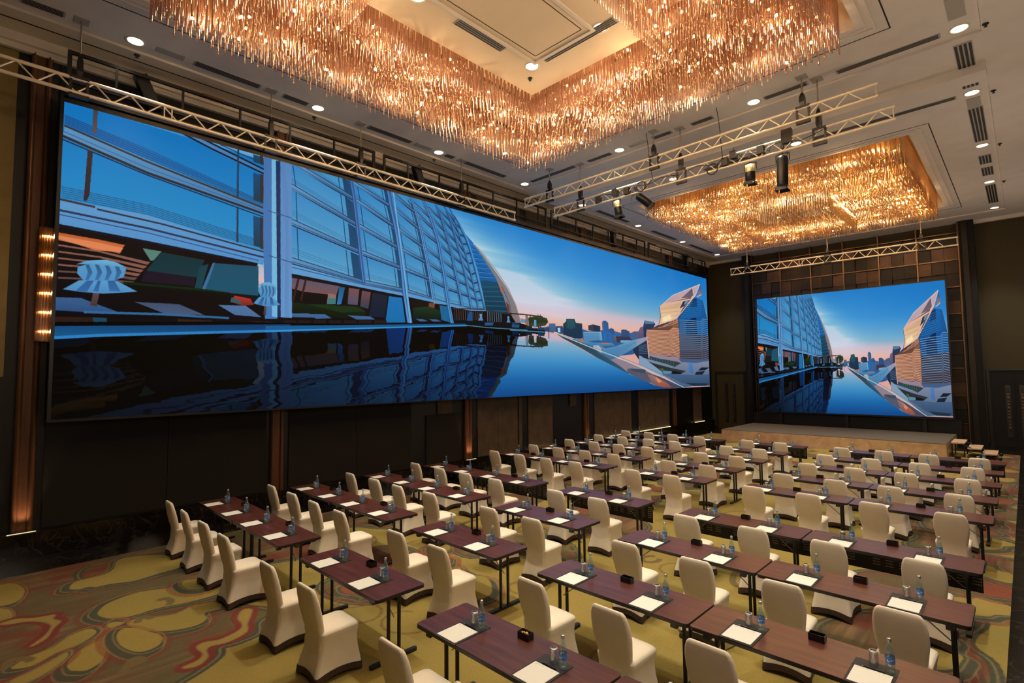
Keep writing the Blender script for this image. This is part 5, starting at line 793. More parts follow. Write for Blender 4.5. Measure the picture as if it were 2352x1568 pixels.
# ceiling with two coffer openings
CO = [(-9.8, -1.85, 1.5, 10.65), (-9.8, -1.85, 16.6, 25.1)]
IS = [(-7.35, -4.31, 3.9, 8.2), (-7.35, -4.31, 19.05, 22.65)]
b = MB(); x0, x1 = CO[0][:2]
b.box(XL - .2, x0, YB, YF + .2, ZC, ZC + .2); b.box(x1, XR + .2, YB, YF + .2, ZC, ZC + .2)
for y0, y1 in ((YB, CO[0][2]), (CO[0][3], CO[1][2]), (CO[1][3], YF + .2)): b.box(x0, x1, y0, y1, ZC, ZC + .2)
struct('ceiling', b, M['paint'])
tn = [0]
def trim(mb, m):
    tn[0] += 1; return struct('trim_%d' % tn[0], mb, m)
for (cx0, cx1, cy0, cy1), (ix0, ix1, iy0, iy1) in zip(CO, IS):
    b = MB(); b.box(cx0 - .2, cx1 + .2, cy0 - .2, cy1 + .2, 9.64, 9.8)
    b.box(cx0 - .1, cx0, cy0, cy1, ZC + .2, 9.64); b.box(cx1, cx1 + .1, cy0, cy1, ZC + .2, 9.64); b.box(cx0 - .1, cx1 + .1, cy0 - .1, cy0, ZC + .2, 9.64); b.box(cx0 - .1, cx1 + .1, cy1, cy1 + .1, ZC + .2, 9.64)
    trim(b, M['paint_warm'])
    b = MB(); b.box(ix0, ix1, iy0, iy1, ZC, 9.64); b.box(ix0 - .03, ix1 + .03, iy0 - .03, iy1 + .03, ZC + .01, ZC + .10)
    trim(b, M['paint_warm'])
    b = MB()                                                        # shadow gaps and fine mouldings
    def rect(mb, a0, a1, c0, c1, w, z0, z1, mi=0):
        mb.box(a0, a1, c0, c0 + w, z0, z1, mi); mb.box(a0, a1, c1 - w, c1, z0, z1, mi); mb.box(a0, a0 + w, c0 + w, c1 - w, z0, z1, mi); mb.box(a1 - w, a1, c0 + w, c1 - w, z0, z1, mi)
    rect(b, cx0 - .45, cx1 + .45, cy0 - .45, cy1 + .45, .022, ZC - .004, ZC - .001)
    if ix0: rect(b, ix0 + .97, ix1 - .97, iy0 + .97, iy1 - .97, .014, ZC - .004, ZC - .001)
    trim(b, M['groove'])
    b = MB(); rect(b, cx0 - .27, cx1 + .27, cy0 - .27, cy1 + .27, .05, ZC - .016, ZC - .001); rect(b, cx0 - .14, cx1 + .14, cy0 - .14, cy1 + .14, .03, ZC - .010, ZC - .001)
    rect(b, ix0 + .80, ix1 - .80, iy0 + .80, iy1 - .80, .06, ZC - .03, ZC - .001)
    trim(b, M['paint'])
# lowered borders, cross beam and cornice
b = MB(); b.box(XL, -11.42, YB, YF, ZC - .045, ZC - .0005); b.box(-.26, XR, YB, YF, ZC - .045, ZC - .0005); b.box(-11.42, -.26, 26.88, YF, ZC - .045, ZC - .0005); b.box(-11.42, -.26, 12.3, 14.78, ZC - .045, ZC - .0005); trim(b, M['paint'])
b = MB(); b.box(-11.42, -.26, 13.55, 14.05, ZC - .22, ZC - .045); trim(b, M['paint'])
b = MB(); b.box(-11.75, -11.72, YB, YF, ZC - .05, ZC - .045); trim(b, M['groove'])
b = MB(); b.box(XL, XL + .18, YB, YF, ZC - .20, ZC - .045); b.box(XL, XL + .10, YB, YF, ZC - .30, ZC - .20); b.box(XL + .18, -9.9, YF - .15, YF, ZC - .18, ZC - .045); b.box(-1.3, XR, YF - .15, YF, ZC - .18, ZC - .045); trim(b, M['paint'])

# walls
b = MB(); b.box(XL - .2, XL, YB, YF + .2, 0, ZC); struct('wall_left', b, M['wallblack'])
b = MB()                                                            # panelling of the left wall
def lp(y0, y1, z0, z1, d, mi): b.box(XL, XL + d, y0 + .006, y1 - .006, z0, z1, mi)
lp(YB, .30, 3.07, 8.75, .03, 2); lp(YB, .30, .46, 3.05, .05, 3)
for a, c in ((.85, 2.7), (2.7, 4.6), (5.1, 6.83), (6.83, 8.5)): lp(a, c, .46, 8.75, .035, 1)
lp(9.4, 9.94, 1.88, 8.6, .05, 0); lp(9.0, 10.3, .46, 1.86, .04, 1)
for a, c in ((10.98, 11.86), (11.86, 12.78), (13.3, 14.6), (17.17, 18.49), (18.49, 19.88), (20.46, 21.9), (21.9, 23.26), (25.82, 26.75)): lp(a, c, .46, 8.75, .035, 0)
lp(15.6, 16.0, 1.8, 8.6, .05, 0); lp(12.84, 13.0, .46, 8.75, .03, 0)
trim(b, [M['wallbrown'], M['walldark'], M['wallbeige'], M['wallblack']])
b = MB()
for y in (.60, 4.83, 10.56, 16.6, 23.75): b.box(XL, XL + .06, y - .14, y + .14, .44, 8.8); b.tube((XL + .06, y - .10, .44), (XL + .06, y - .10, 8.8), .045, 8); b.tube((XL + .06, y + .10, .44), (XL + .06, y + .10, 8.8), .045, 8)
trim(b, M['copper'])
b = MB(); b.box(XL, XL + .13, YB, YF, 0, .42); b.box(XL, XL + .15, YB, YF, .42, .435); struct('baseboard_left', b, M['marble'])
b = MB(); b.box(XL - .2, XR + .2, YF, YF + .2, 0, ZC); struct('wall_front', b, M['wallolive'])
b = MB(); b.box(XR, XR + .2, YB, YF + .2, 0, ZC); struct('wall_right', b, M['walldark'])
b = MB(); b.box(XL - .2, XR + .2, YB - .2, YB, 0, ZC + .2); struct('wall_back', b, M['walldark'])
# feature wall: bronze tiles in a metal grid between two dark columns
b = MB(); rg = random.Random(4)
for i in range(6):
    for j in range(8):
        xa = -9.90 + i * 1.362; za = .83 + (j - 1) * 1.112 + .0
        if za + 1.112 > ZC: zt = ZC - .02
        else: zt = za + 1.112
        nx = rg.choice([2, 3, 3]); nz = 2
        for p in range(nx):
            for q in range(nz):
                a0 = xa + .03 + p * (1.302 / nx); a1 = a0 + 1.302 / nx - .012; c0 = za + .03 + q * ((zt - za - .06) / nz); c1 = c0 + (zt - za - .06) / nz - .012
                if c0 < 0: c0 = 0
                if c1 <= c0: continue
                b.box(a0, a1, YF - .08 - rg.uniform(.0, .13), YF, c0, c1, rg.choice([0, 0, 0, 1, 1, 2]))
trim(b, [M['bronze_a'], M['bronze_b'], M['bronze_c']])
b = MB()
for i in range(7): b.box(-9.925 + i * 1.362, -9.875 + i * 1.362, YF - .24, YF - .02, 0, ZC - .01)
for j in range(8): b.box(-9.90, -1.73, YF - .24, YF - .03, .83 + j * 1.112 - .02, .83 + j * 1.112 + .02)
trim(b, M['bronze_line'])
b = MB(); b.box(-10.32, -9.96, YF - .42, YF, 0, ZC - .01); b.box(-1.69, -1.22, YF - .42, YF, 0, ZC - .01); b.box(-10.2, -10.02, YF - .46, YF - .42, 0, ZC - .01, 1); b.box(-1.6, -1.42, YF - .46, YF - .42, 0, ZC - .01, 1)
trim(b, [M['walldark'], M['bronze_a']])
# doors
def door(name, x0, x1, h, m, m2):
    b = MB(); xm = (x0 + x1) / 2
    b.box(x0 - .1, x0, YF - .06, YF, 0, h + .1); b.box(x1, x1 + .1, YF - .06, YF, 0, h + .1); b.box(x0, x1, YF - .06, YF, h, h + .1)
    b.box(x0, xm - .004, YF - .04, YF, 0, h, 1); b.box(xm + .004, x1, YF - .04, YF, 0, h, 1)
    d = struct(name, b, [m2, m])
    for sx in (-1, 1):
        h_ = MB(); xc = xm + sx * .20
        h_.box(xc - .075, xc + .075, YF - .055, YF - .041, .35, 2.38); h_.tube((xc, YF - .10, .5), (xc, YF - .10, 2.25), .018, 8, 1)
        for z in (.6, 2.15): h_.tube((xc, YF - .10, z), (xc, YF - .05, z), .012, 6, 1)
        for k in range(11): h_.box(xc - .03, xc + .03, YF - .125, YF - .10, .7 + k * .13, .78 + k * .13 - .02 * (k % 3), 1)
        h_.build('door_handle', [M['blackmetal'], M['bronze_line']], d)
    return d
door('door_1', -12.0, -10.6, 2.92, M['wallolive'], M['walldark']); door('door_2', -1.05, .35, 2.95, M['walldark'], M['wallblack'])
b = MB(); b.box(XL + .15, -10.35, YF - .03, YF, 0, .10); b.box(-1.2, -1.1, YF - .03, YF, 0, .1); struct('baseboard_front', b, M['marble'])

# ---------------------------------------------------------------- lamps
def add_light(kind, name, parent, loc, energy, col, **k):
    l = bpy.data.lights.new(name, kind); l.energy = energy; l.color = col
    for a, v in k.items(): setattr(l, a, v)
    o = bpy.data.objects.new(name, l); COL.objects.link(o); o.parent = parent; o.location = loc; return o
ordn = ['first', 'second', 'third', 'fourth', 'fifth', 'sixth', 'seventh', 'eighth', 'ninth', 'tenth']
def downlight(x, y, z, label, group, power):
    t = thing('downlight', label, 'ceiling light', (x, y, z), group)
    b = MB(); b.lathe([(.155, -.001), (.155, -.012), (.125, -.012), (.118, -.003), (.118, -.001)], n=24); b.build('trim_ring', M['trimwhite'], t)
    b = MB(); b.lathe([(.0, -.006), (.06, -.0055), (.117, -.004)], n=20); b.build('lens', M['disc'], t)
    add_light('SPOT', 'lamp', t, (0, 0, -.03), power, (.98, .98, .84), spot_size=math.radians(66), spot_blend=.7, shadow_soft_size=.09)
    return t
LY = [1.76, 5.16, 8.57, 12.0, 15.05, 18.85, 22.75, 26.58]
downlight(-11.12, -1.64, ZC, 'round warm ceiling downlight left of the picture, beyond the long screen end', 'downlights along the ceiling borders', P_DOWN * .55)
for i, y in enumerate(LY):
    downlight(-11.12, y, ZC, 'round warm ceiling downlight above the long screen, %s one from the camera end' % ordn[i], 'downlights along the ceiling borders', P_DOWN * .55)
    if i > 0: downlight(-.54, y, ZC, 'round warm ceiling downlight on the right ceiling border, %s one towards the stage' % ordn[i - 1], 'downlights along the ceiling borders', P_DOWN)
for r_, y in enumerate((12.0, 15.05)):
    for i, x in enumerate((-7.59, -4.07)):
        downlight(x, y, ZC, 'round warm ceiling downlight in the row %s the hanging trusses, %s one' % (('just before', 'just behind')[r_], ('left', 'right')[i]), 'downlights between the chandeliers', P_DOWN)
downlight(-6.64, 7.42, ZC, 'round warm downlight at the corner of the panel inside the near chandelier', None, P_ISLAND)
for (x, y) in ((-6.64, 4.7), (-5.02, 4.7), (-5.02, 7.42)): downlight(x, y, ZC, 'unseen downlight added in the panel inside the near chandelier to brighten the seats', 'added unseen downlights of the near panel', P_ISLAND)  # unseen lamps added to throw more light on the seats
for (x, y) in ((-6.64, 19.8), (-5.02, 19.8), (-5.02, 21.9), (-6.64, 21.9)): downlight(x, y, ZC, 'unseen downlight added in the panel inside the far chandelier to brighten the seats', 'added unseen downlights of the far panel', P_ISLAND)  # more unseen lamps, added over the far rows for brightness

def vent(x0, x1, y0, y1, label, slots=True, z=ZC):
    t = thing('ceiling_vent', label, 'air vent', ((x0 + x1) / 2, (y0 + y1) / 2, z), 'slot vents in the ceiling')
    w, h = (x1 - x0) / 2, (y1 - y0) / 2
    b = MB(); b.box(-w, w, -h, h, -.012, -.001); b.build('frame', M['vent'], t)
    if slots:
        b = MB(); lng = h > w; m_, n_ = (h, w) if lng else (w, h)
        for k in range(4):
            c = -n_ + (k + .5) * n_ / 2; q = n_ / 4 * .62
            if lng: b.box(c - q, c + q, -m_ + .03, m_ - .03, -.015, -.0125)
            else: b.box(-m_ + .03, m_ - .03, c - q, c + q, -.015, -.0125)
        b.build('slots', M['ventdark'], t)
vl = 'grey slotted air vent above the long screen, %s from the camera end'
for i, (a, c) in enumerate(((.24, .80), (2.68, 3.91), (4.37, 4.93), (6.41, 7.67), (8.79, 9.09), (9.49, 11.11), (15.95, 18.1), (19.95, 22.1), (23.5, 26.0))): vent(-11.20, -11.02, a, c, vl % ordn[i])
for i, (a, c) in enumerate(((2.07, 2.52), (7.80, 8.3))): vent(-11.20, -11.02, a, c, 'blank grey ceiling plate above the long screen, %s one' % ordn[i], False)
for i, (a, c) in enumerate(((-10.85, -9.1), (-8.65, -7.85), (-6.6, -6.06), (-5.55, -5.0), (-3.85, -2.97), (-2.45, -.80))): vent(a, c, 11.92, 12.08, 'slotted air vent in the ceiling row beside the near chandelier, %s from the left' % ordn[i])
vent(-7.28, -6.8, 11.92, 12.08, 'blank ceiling plate in the row beside the near chandelier', False)
for i, (a, c) in enumerate(((-6.6, -4.9), (-3.7, -.80))): vent(a, c, 14.97, 15.13, 'long slotted air vent in the ceiling just before the far chandelier, %s one' % ('left', 'right')[i])
for i, (a, c) in enumerate(((12.5, 14.6), (15.95, 18.45), (19.75, 20.6), (20.98, 21.9), (23.1, 25.7))): vent(-.67, -.40, a, c, 'slotted air vent on the right ceiling border, %s towards the stage' % ordn[i], True, ZC if i else ZC - .045)
for i, (a, c) in enumerate(((10.9, 11.6), (15.35, 15.9))): vent(-.66, -.42, a, c, 'blank grey ceiling plate on the right ceiling border, %s one' % ordn[i], False)
vent(-6.74, -6.55, 5.5, 6.65, 'slotted air vent on the long side of the panel inside the near chandelier'); vent(-6.35, -4.7, 7.33, 7.52, 'slotted air vent on the stage side of the panel inside the near chandelier')
def sprinkler(x, y, z, label):
    b = MB(); b.lathe([(.0, -.001), (.045, -.001), (.05, -.012), (.02, -.016), (.012, -.05), (.03, -.055), (0, -.058)], x, y, 12)
    b.v = [(p[0], p[1], p[2] + z) for p in b.v]; tag(b.build('sprinkler', M['ventdark']), label, 'sprinkler', 'ceiling sprinklers')
for i, (x, y) in enumerate(((-11.5, 1.85), (-11.5, 5.25), (-11.5, 8.7))): sprinkler(x, y, ZC - .045, 'small dark sprinkler head above the long screen, %s from the camera' % ordn[i])
for i, (x, y) in enumerate(((-.20, 12.07), (-.20, 15.15), (-.20, 18.9), (-.2, 22.8))): sprinkler(x, y, ZC - .045, 'small dark sprinkler head on the right ceiling border, %s from the camera' % ordn[i])
sprinkler(-6.95, 7.7, ZC, 'small dark sprinkler head beside the downlight inside the near chandelier'); sprinkler(-6.3, 4.75, ZC, 'small dark sprinkler head at the near end of the chandelier panel')

# ---------------------------------------------------------------- chandeliers
def project(p):
    q = Vector(p) - Vector((0, 0, CAMZ)); z = q.dot(_fw)
    if z < .1: return None
    return 1176 + 1201.06 * q.dot(_r) / z, 784 - 1201.06 * q.dot(_u) / z, z
def chandelier(k, label):
    (x0, x1, y0, y1), (a0, a1, c0, c1) = CO[k], IS[k]
    RM = M[('rod', 'rod2')[k]]; x0 += .22; x1 -= .22; y0 += .2; y1 -= .2; a0 -= .05; a1 += .05; c0 -= .05; c1 += .05
    t = thing('crystal_chandelier', label, 'chandelier', (0, 0, 0), 'crystal chandeliers'); rg = random.Random(20 + k)
    b = MB()
    rc = lambda mb, p0, p1, q0, q1, w, z0, z1: (mb.box(p0, p1, q0, q0 + w, z0, z1), mb.box(p0, p1, q1 - w, q1, z0, z1), mb.box(p0, p0 + w, q0 + w, q1 - w, z0, z1), mb.box(p1 - w, p1, q0 + w, q1 - w, z0, z1))
    for w_ in (0, .62, 1.24, 1.86): rc(b, x0 + w_, x1 - w_, y0 + w_, y1 - w_, .05, 9.58, 9.63)
    b.build('mounting_frame', M['bronze_line'], t)
    rods = []
    def rod(x, y, zt, zb): rods.append((x, y, zt, zb))
    sp = .108
    nx, ny = int((x1 - x0) / sp), int((y1 - y0) / sp)
    for i in range(nx + 1):
        for j in range(ny + 1):
            x = x0 + i * (x1 - x0) / nx; y = y0 + j * (y1 - y0) / ny
            if a0 < x < a1 and c0 < y < c1: continue
            edge = min(x - x0, x1 - x, y - y0, y1 - y)
            if edge > .02 and (i + j) % 2 and edge > .3 and rg.random() < .35: continue
            wave = .10 * math.sin(x * 2.1 + 1.3 * math.sin(y * .9)) * math.cos(y * 1.7)
            zb = 8.50 + .035 * ((i + j) % 3) + (min(edge, .5) * .12) + wave * min(1, edge) + rg.uniform(0, .12)
            rod(x + rg.uniform(-.012, .012) * (edge > .02), y + rg.uniform(-.012, .012) * (edge > .02), 9.58, zb)
    # dense curtain rods hanging from the edge of the inner panel
    per = []
    n_ = int((a1 - a0) / .07); per += [(a0 - .02 + i * (a1 - a0 + .04) / n_, q) for i in range(n_ + 1) for q in (c0 - .03, c1 + .03)]
    n_ = int((c1 - c0) / .07); per += [(q, c0 - .02 + i * (c1 - c0 + .04) / n_) for i in range(n_ + 1) for q in (a0 - .03, a1 + .03)]
    for x, y in per: rod(x, y, 9.06, 8.12 + rg.uniform(0, .05) + (.3 if k == 0 else 0))
    if k == 1:
        for i in range(15):
            for j in range(18): rod(a0 + .1 + i * .2, c0 + .1 + j * .2, 9.06, 8.5 + rg.uniform(0, .1))
    vis = []
    for i, (x, y, zt, zb) in enumerate(rods):
        p = project((x, y, (zt + zb) / 2 - .3))
        if p and 0 < p[0] < 2352 and 0 < p[1] < 1568: vis.append((p[2], i))
    vis.sort(); first = set(i for _, i in vis[:100])
    proto = {}
    def geom(mb, x, y, zt, zb, r=.0125):
        n = 6; A = [(x + r * math.cos(PI / 3 * q), y + r * math.sin(PI / 3 * q), zt) for q in range(n)]; B_ = [(p[0], p[1], zb + .03) for p in A]
        mb.add(A + B_ + [(x, y, zb)], [(q, q + n, (q + 1) % n + n, (q + 1) % n) for q in range(n)] + [(q + n, 2 * n, (q + 1) % n + n) for q in range(n)], 0, True)
    rest = MB()
    for i, (x, y, zt, zb) in enumerate(rods):
        if i in first:
            b = MB(); geom(b, 0, 0, 0, zb - zt); o = b.build('crystal_rod', RM, t, (x, y, zt))
        else: geom(rest, x, y, zt, zb)
    o = rest.build('crystal_rod', RM, t); o['kind'] = 'stuff'; o['label'] = 'remaining hanging glass rods'
    bulbs = []
    while len(bulbs) < 260:
        x, y = rg.uniform(x0 + .15, x1 - .15), rg.uniform(y0 + .15, y1 - .15)
        if a0 - .1 < x < a1 + .1 and c0 - .1 < y < c1 + .1: continue
        bulbs.append((x, y, rg.uniform(8.62, 9.25)))
    bulbs.sort(key=lambda p: (project(p) is None or not (0 < project(p)[0] < 2352 and 0 < project(p)[1] < 1568), (Vector(p) - Vector((0, 0, CAMZ))).length))
    me = None; rest = MB()
    for i, p in enumerate(bulbs):
        if i < 100:
            if me is None: b = MB(); b.sphere((0, 0, 0), .022, 8, 6); o = b.build('bulb', M['bulb'], t, p); me = o.data
            else: o = bpy.data.objects.new('bulb', me); COL.objects.link(o); o.parent = t; o.location = p
        else: rest.sphere(p, .022, 8, 5)
    o = rest.build('bulb', M['bulb'], t); o['kind'] = 'stuff'
    # added lamps brighten the inner panel; the grid gives the light of those bulbs
    for q in range(4):
        for (x, y) in ((a0 - .22, c0 + (q + .5) * (c1 - c0) / 4), (a1 + .22, c0 + (q + .5) * (c1 - c0) / 4), (a0 + (q + .5) * (a1 - a0) / 4, c1 + .22), (a0 + (q + .5) * (a1 - a0) / 4, c0 - .22)):
            add_light('POINT', 'lamp', t, (x, y, 8.42 if k == 0 else 8.7), 22.0 if k == 0 else 10.0, (1, .74, .44), shadow_soft_size=.06)
    gx = [x0 + .4 + q * (x1 - x0 - .8) / 6 for q in range(7)]; gy = [y0 + .4 + q * (y1 - y0 - .8) / 6 for q in range(7)]
    for x in gx:
        for y in gy:
            if a0 < x < a1 and c0 < y < c1: continue
            add_light('POINT', 'lamp', t, (x + rg.uniform(-.3, .3), y + rg.uniform(-.3, .3), rg.uniform(8.68, 9.15)), P_CHAND, (1, .70, .38), shadow_soft_size=.06)
chandelier(0, 'near rectangular crystal chandelier ring of hanging glass rods tinted by a rosy cast, partly out of frame')
chandelier(1, 'far rectangular crystal chandelier glowing gold in front of the stage wall')

# ---------------------------------------------------------------- screens
def led_screen(label, corners, axis):
    t = thing('led_screen', label, 'screen', corners[0])
    c0 = Vector(corners[0]); cs = [Vector(c) - c0 for c in corners]
    m = image_mat('screen_picture', sky_img, E_SCREEN) if 'screen_picture' not in bpy.data.materials else bpy.data.materials['screen_picture']
    uvplane('display', [tuple(c) for c in cs], m, t)
    b = MB()
    if axis == 'x': b.box(-.18, -.004, -.05, cs[1].y + .05, -.05, cs[2].z + .05)
    else: b.box(-.05, cs[1].x + .05, .004, .18, -.05, cs[2].z + .05)
    b.build('housing', M['blackplastic'], t)
    if axis == 'y':
        for px_ in (.9, 3.6, 6.3): b = MB(); b.box(px_ - .06, px_ + .06, .07, .16, -1.10, -.055); b.build('support_post', M['blackmetal'], t)
    return t
SX = -11.75
led_screen('very long video wall on the left wall showing a rooftop pool and skyline', [(SX, .88, 2.345), (SX, 26.60, 2.345 - .09), (SX, 26.60, 7.90), (SX, .88, 7.86)], 'x')
led_screen('smaller video wall above the stage showing a rooftop pool and skyline', [(-9.31, 26.6, 1.10), (-2.12, 26.6, 1.14), (-2.12, 26.6, 6.53), (-9.25, 26.6, 6.53)], 'y')
# black rail frame above the long screen
t = thing('screen_hanging_frame', 'black metal rail frame standing along the top of the long screen', 'frame', (SX, .9, 7.965))
b = MB(); sec = [0, 6.1, 6.35, 12.9, 13.15, 19.6, 19.85, 25.7]
for a, c in ((0, 6.1), (6.35, 12.9), (13.15, 19.6), (19.85, 25.7)):
    b.box(-.05, 0, a, c, .80, .86); b.box(-.05, 0, a, a + .06, .145, .80); b.box(-.05, 0, c - .06, c, .145, .80); b.box(-.05, 0, a, c, .28, .32)
b.build('rail', M['blackmetal'], t)
for k in range(24):
    b = MB(); b.box(-.045, -.005, -.02, .02, .325, .795); b.build('upright', M['blackmetal'], t, (0, .7 + k * 1.07, 0))
b = MB(); b.box(-.16, .06, -.02, 25.74, .0, .14); b.build('top_beam', M['blackplastic'], t)
for i, (y, tilt) in enumerate(((1.38, .4), (7.75, .35), (17.4, .1), (23.9, .1))):
    t = thing('loudspeaker', 'slim black loudspeaker clamped behind the rail frame above the long screen, %s from the camera' % ordn[i], 'loudspeaker', (-11.88, y + .85, 8.25), 'speakers above the long screen')
    t.rotation_euler = (tilt, 0, 0)
    b = MB(); b.box(-.12, .04, -.11, .11, -.02, .66); b.build('cabinet', M['blackplastic'], t); b = MB(); b.box(.041, .05, -.09, .09, .02, .6); b.build('grille', M['blackmetal'], t)
for i, y in enumerate((3.2, 6.0, 12.4, 15.4, 18.6, 21.5, 24.9)):
    t = thing('strip_light', 'small strip light on the rail frame above the long screen, %s from the camera' % ordn[i], 'strip light', (SX + .02, y, 8.80), 'strip lights on the rail frame')
    b = MB(); b.box(-.02, .03, -.2, .2, -.03, .02); b.build('housing', M['bronze_line'], t); 

# ---------------------------------------------------------------- trusses, hoists, stage lights
def truss(label, p0, p1, h, pitch=.49):
    p0 = Vector(p0); p1 = Vector(p1); L = (p1 - p0).length; d = (p1 - p0).normalized()
    t = thing('lighting_truss', label, 'truss', p0, 'hanging aluminium trusses'); at = lambda s_, z: tuple(d * s_ + Vector((0, 0, z)))
    for z in (0, -h): b = MB(); b.tube(at(0, z), at(L, z), .030, 10); b.build('chord', M['alu'], t)
    b = MB(); n = int(L / pitch)
    for k in range(n):
        s0, s1 = k * pitch + .05, (k + 1) * pitch + .05
        if s1 > L: break
        sm = (s0 + s1) / 2; b.tube(at(s0, -h), at(sm, 0), .014, 6); b.tube(at(sm, 0), at(s1, -h), .014, 6)
    b.build('lattice', M['alu'], t)
    for s_ in (.02, L - .03, L * .36, L * .36 + .12): b = MB(); b.tube(at(s_, -.027), at(s_, -h + .027), .013, 6); b.build('end_bar', M['alu'], t)
    return t
truss('aluminium ladder truss hanging in front of the long screen', (-11.1, -3, 8.045), (-11.1, 11.52, 8.03), .24)
truss('aluminium ladder truss across the room just beyond the near chandelier', (-10.82, 11.66, 8.41), (-1.72, 11.66, 8.41), .24)
truss('lower aluminium ladder truss across the room carrying the black stage lights', (-9.92, 12.0, 8.0), (-1.52, 12.0, 8.02), .25)
truss('aluminium ladder truss hanging before the bronze wall above the stage screen', (-9.84, 25.0, 7.90), (-1.54, 25.0, 7.86), .29)
def hoist(x, y, z, label, along, big=True):
    t = thing('chain_hoist', label, 'hoist', (x, y, z), 'chain hoists carrying the trusses')
    zc = ZC - z - (.045 if y > 12.3 and y < 14.78 else 0)
    b = MB(); b.box(-.10, .10, -.10, .10, zc - .02, zc - .001); b.build('ceiling_plate', M['vent'], t)
    b = MB(); zt = .42 if big else .30
    b.tube((0, 0, zt), (0, 0, zc - .02), .013, 6)
    for k in range(3): zz = zt + .03 + k * .07; b.path([(.022, 0, zz), (0, 0, zz + .04), (-.022, 0, zz), (0, 0, zz - .04), (.022, 0, zz)], .006, 5)
    b.build('chain', M['steel'], t)
    b = MB(); b.loft([[(c * w, s_ * w * .8, zz) for c, s_ in ((1, 1), (-1, 1), (-1, -1), (1, -1))] for zz, w in ((.02, .035), (.10, .055), (zt * .7, .05), (zt, .02))], 0, True, True, False); b.build('motor_body', M['blackplastic'], t)
    b = MB(); ax = (lambda a, c: (a, c)) if along == 'x' else (lambda a, c: (c, a))
    for s_ in (-1, 1):
        xa, ya = ax(s_ * .11, 0); b.box(xa - .02, xa + .02, ya - .02, ya + .02, -.32, .02)
    for zz in (-.32, .0):
        (xa, ya), (xb, yb) = ax(-.13, -.035), ax(.13, .035); b.box(min(xa, xb), max(xa, xb), min(ya, yb), max(ya, yb), zz - .025, zz + .025)
    b.build('bracket', M['blackmetal'], t)
for i, y in enumerate((1.01, 4.13, 6.22, 9.35)): hoist(-11.1, y, 8.06, 'black chain hoist carrying the truss before the long screen, %s from the camera' % ordn[i], 'y')
for i, x in enumerate((-9.8, -6.38, -3.0)): hoist(x, 11.66, 8.43, 'black chain hoist on the upper cross truss, %s' % ('left one', 'middle one', 'right one')[i], 'x', False)
for i, x in enumerate((-8.93, -5.84, -2.8)): hoist(x, 12.0, 8.02, 'black chain hoist on the lower cross truss with the stage lights, %s' % ('left one', 'middle one', 'right one')[i], 'x')
for i, x in enumerate((-9.05, -5.75, -2.6)): hoist(x, 25.0, 7.90, 'black chain hoist on the truss before the stage wall, %s' % ('left one', 'middle one', 'right one')[i], 'x', False)
def stage_light(x, z, L, r, tilt, label, yaw=0.0, face=False):
    t = thing('stage_light', label, 'stage light', (x, 12.0, z), 'stage lights on the lower cross truss')
    b = MB(); b.tube((0, 0, 0), (0, 0, .20), .012, 6); b.box(-.03, .03, -.03, .03, .12, .2); b.build('clamp', M['blackmetal'], t)
    b = MB(); b.path([(-r - .02, 0, -.16), (-r - .02, 0, -.01), (0, 0, .02), (r + .02, 0, -.01), (r + .02, 0, -.16)], .011, 6); b.build('yoke', M['blackmetal'], t)
    b = MB(); b.lathe([(0, -L), (r * .92, -L), (r, -L + .03), (r, -.12), (r * .85, -.06), (r * .4, -.03), (0, -.03)], n=18)
    h_ = b.build('lamp_housing', M['blackplastic'], t); h_.rotation_euler = (tilt[0], tilt[1], 0)
    b = MB()
    if face:
        b.lathe([(0, -L * .1), (r * 1.01, -L * .1), (r * 1.03, -L * .45), (r * 1.01, -L * .5)], n=18); q = b.build('lens_face', M['lens'], h_)
    b = MB(); s_ = r * .95; zz = -L - .005
    for a, c in ((1, 0), (-1, 0), (0, 1), (0, -1)):
        e = Vector((a, c, 0)); g = Vector((-c, a, 0)); b.add([tuple(e * s_ + g * s_ * .9 + Vector((0, 0, zz))), tuple(e * s_ - g * s_ * .9 + Vector((0, 0, zz))), tuple(e * s_ * 1.25 - g * s_ + Vector((0, 0, zz - .08))), tuple(e * s_ * 1.25 + g * s_ + Vector((0, 0, zz - .08)))], [(0, 1, 2, 3)])
    b.build('barn_door', M['blackmetal'], h_)
stage_light(-7.72, 7.72, .42, .105, (.1, -.1), 'short black stage light with pale face hanging left on the lower cross truss', face=True)
stage_light(-7.12, 7.72, .46, .105, (.5, -.75), 'black stage light tilted sideways on the lower cross truss')
stage_light(-4.2, 7.70, .40, .11, (.1, .05), 'black stage light with a pale rear hanging right of centre on the lower cross truss', face=True)
stage_light(-3.52, 7.70, .72, .115, (0, .03), 'longest black stage light pointing straight down from the lower cross truss')
def small(name, label, cat, x, z, fn, group):
    b = MB(); fn(b); tag(b.build(name, M['blackmetal'], None, (x, 12.0, z)), label, cat, group)
def boxy(b): b.box(-.07, .07, -.08, .06, -.12, .06); b.tube((0, 0, .06), (0, 0, .14), .01, 6); b.path([(.08, 0, -.02), (.16, .02, -.10), (.20, 0, 0)], .006)
def coil(b): b.path([(.13 * math.cos(a), -.03, .13 * math.sin(a)) for a in np.linspace(0, 2 * PI, 15)], .014)
for i, (x, z) in enumerate(((-8.3, 7.88), (-7.75, 7.95), (-7.38, 7.9), (-4.75, 7.92), (-4.55, 8.02), (-3.95, 7.95))): small('junction_box', 'small black control box clamped on the lower cross truss, %s from the left' % ordn[i], 'control box', x, z, boxy, 'small boxes on the lower truss')
for i, (x, z) in enumerate(((-6.95, 7.88), (-5.05, 7.80))): small('coiled_cable', 'coil of black cable on the lower cross truss, %s one' % ('left', 'right')[i], 'cable', x, z, coil, 'cable coils')
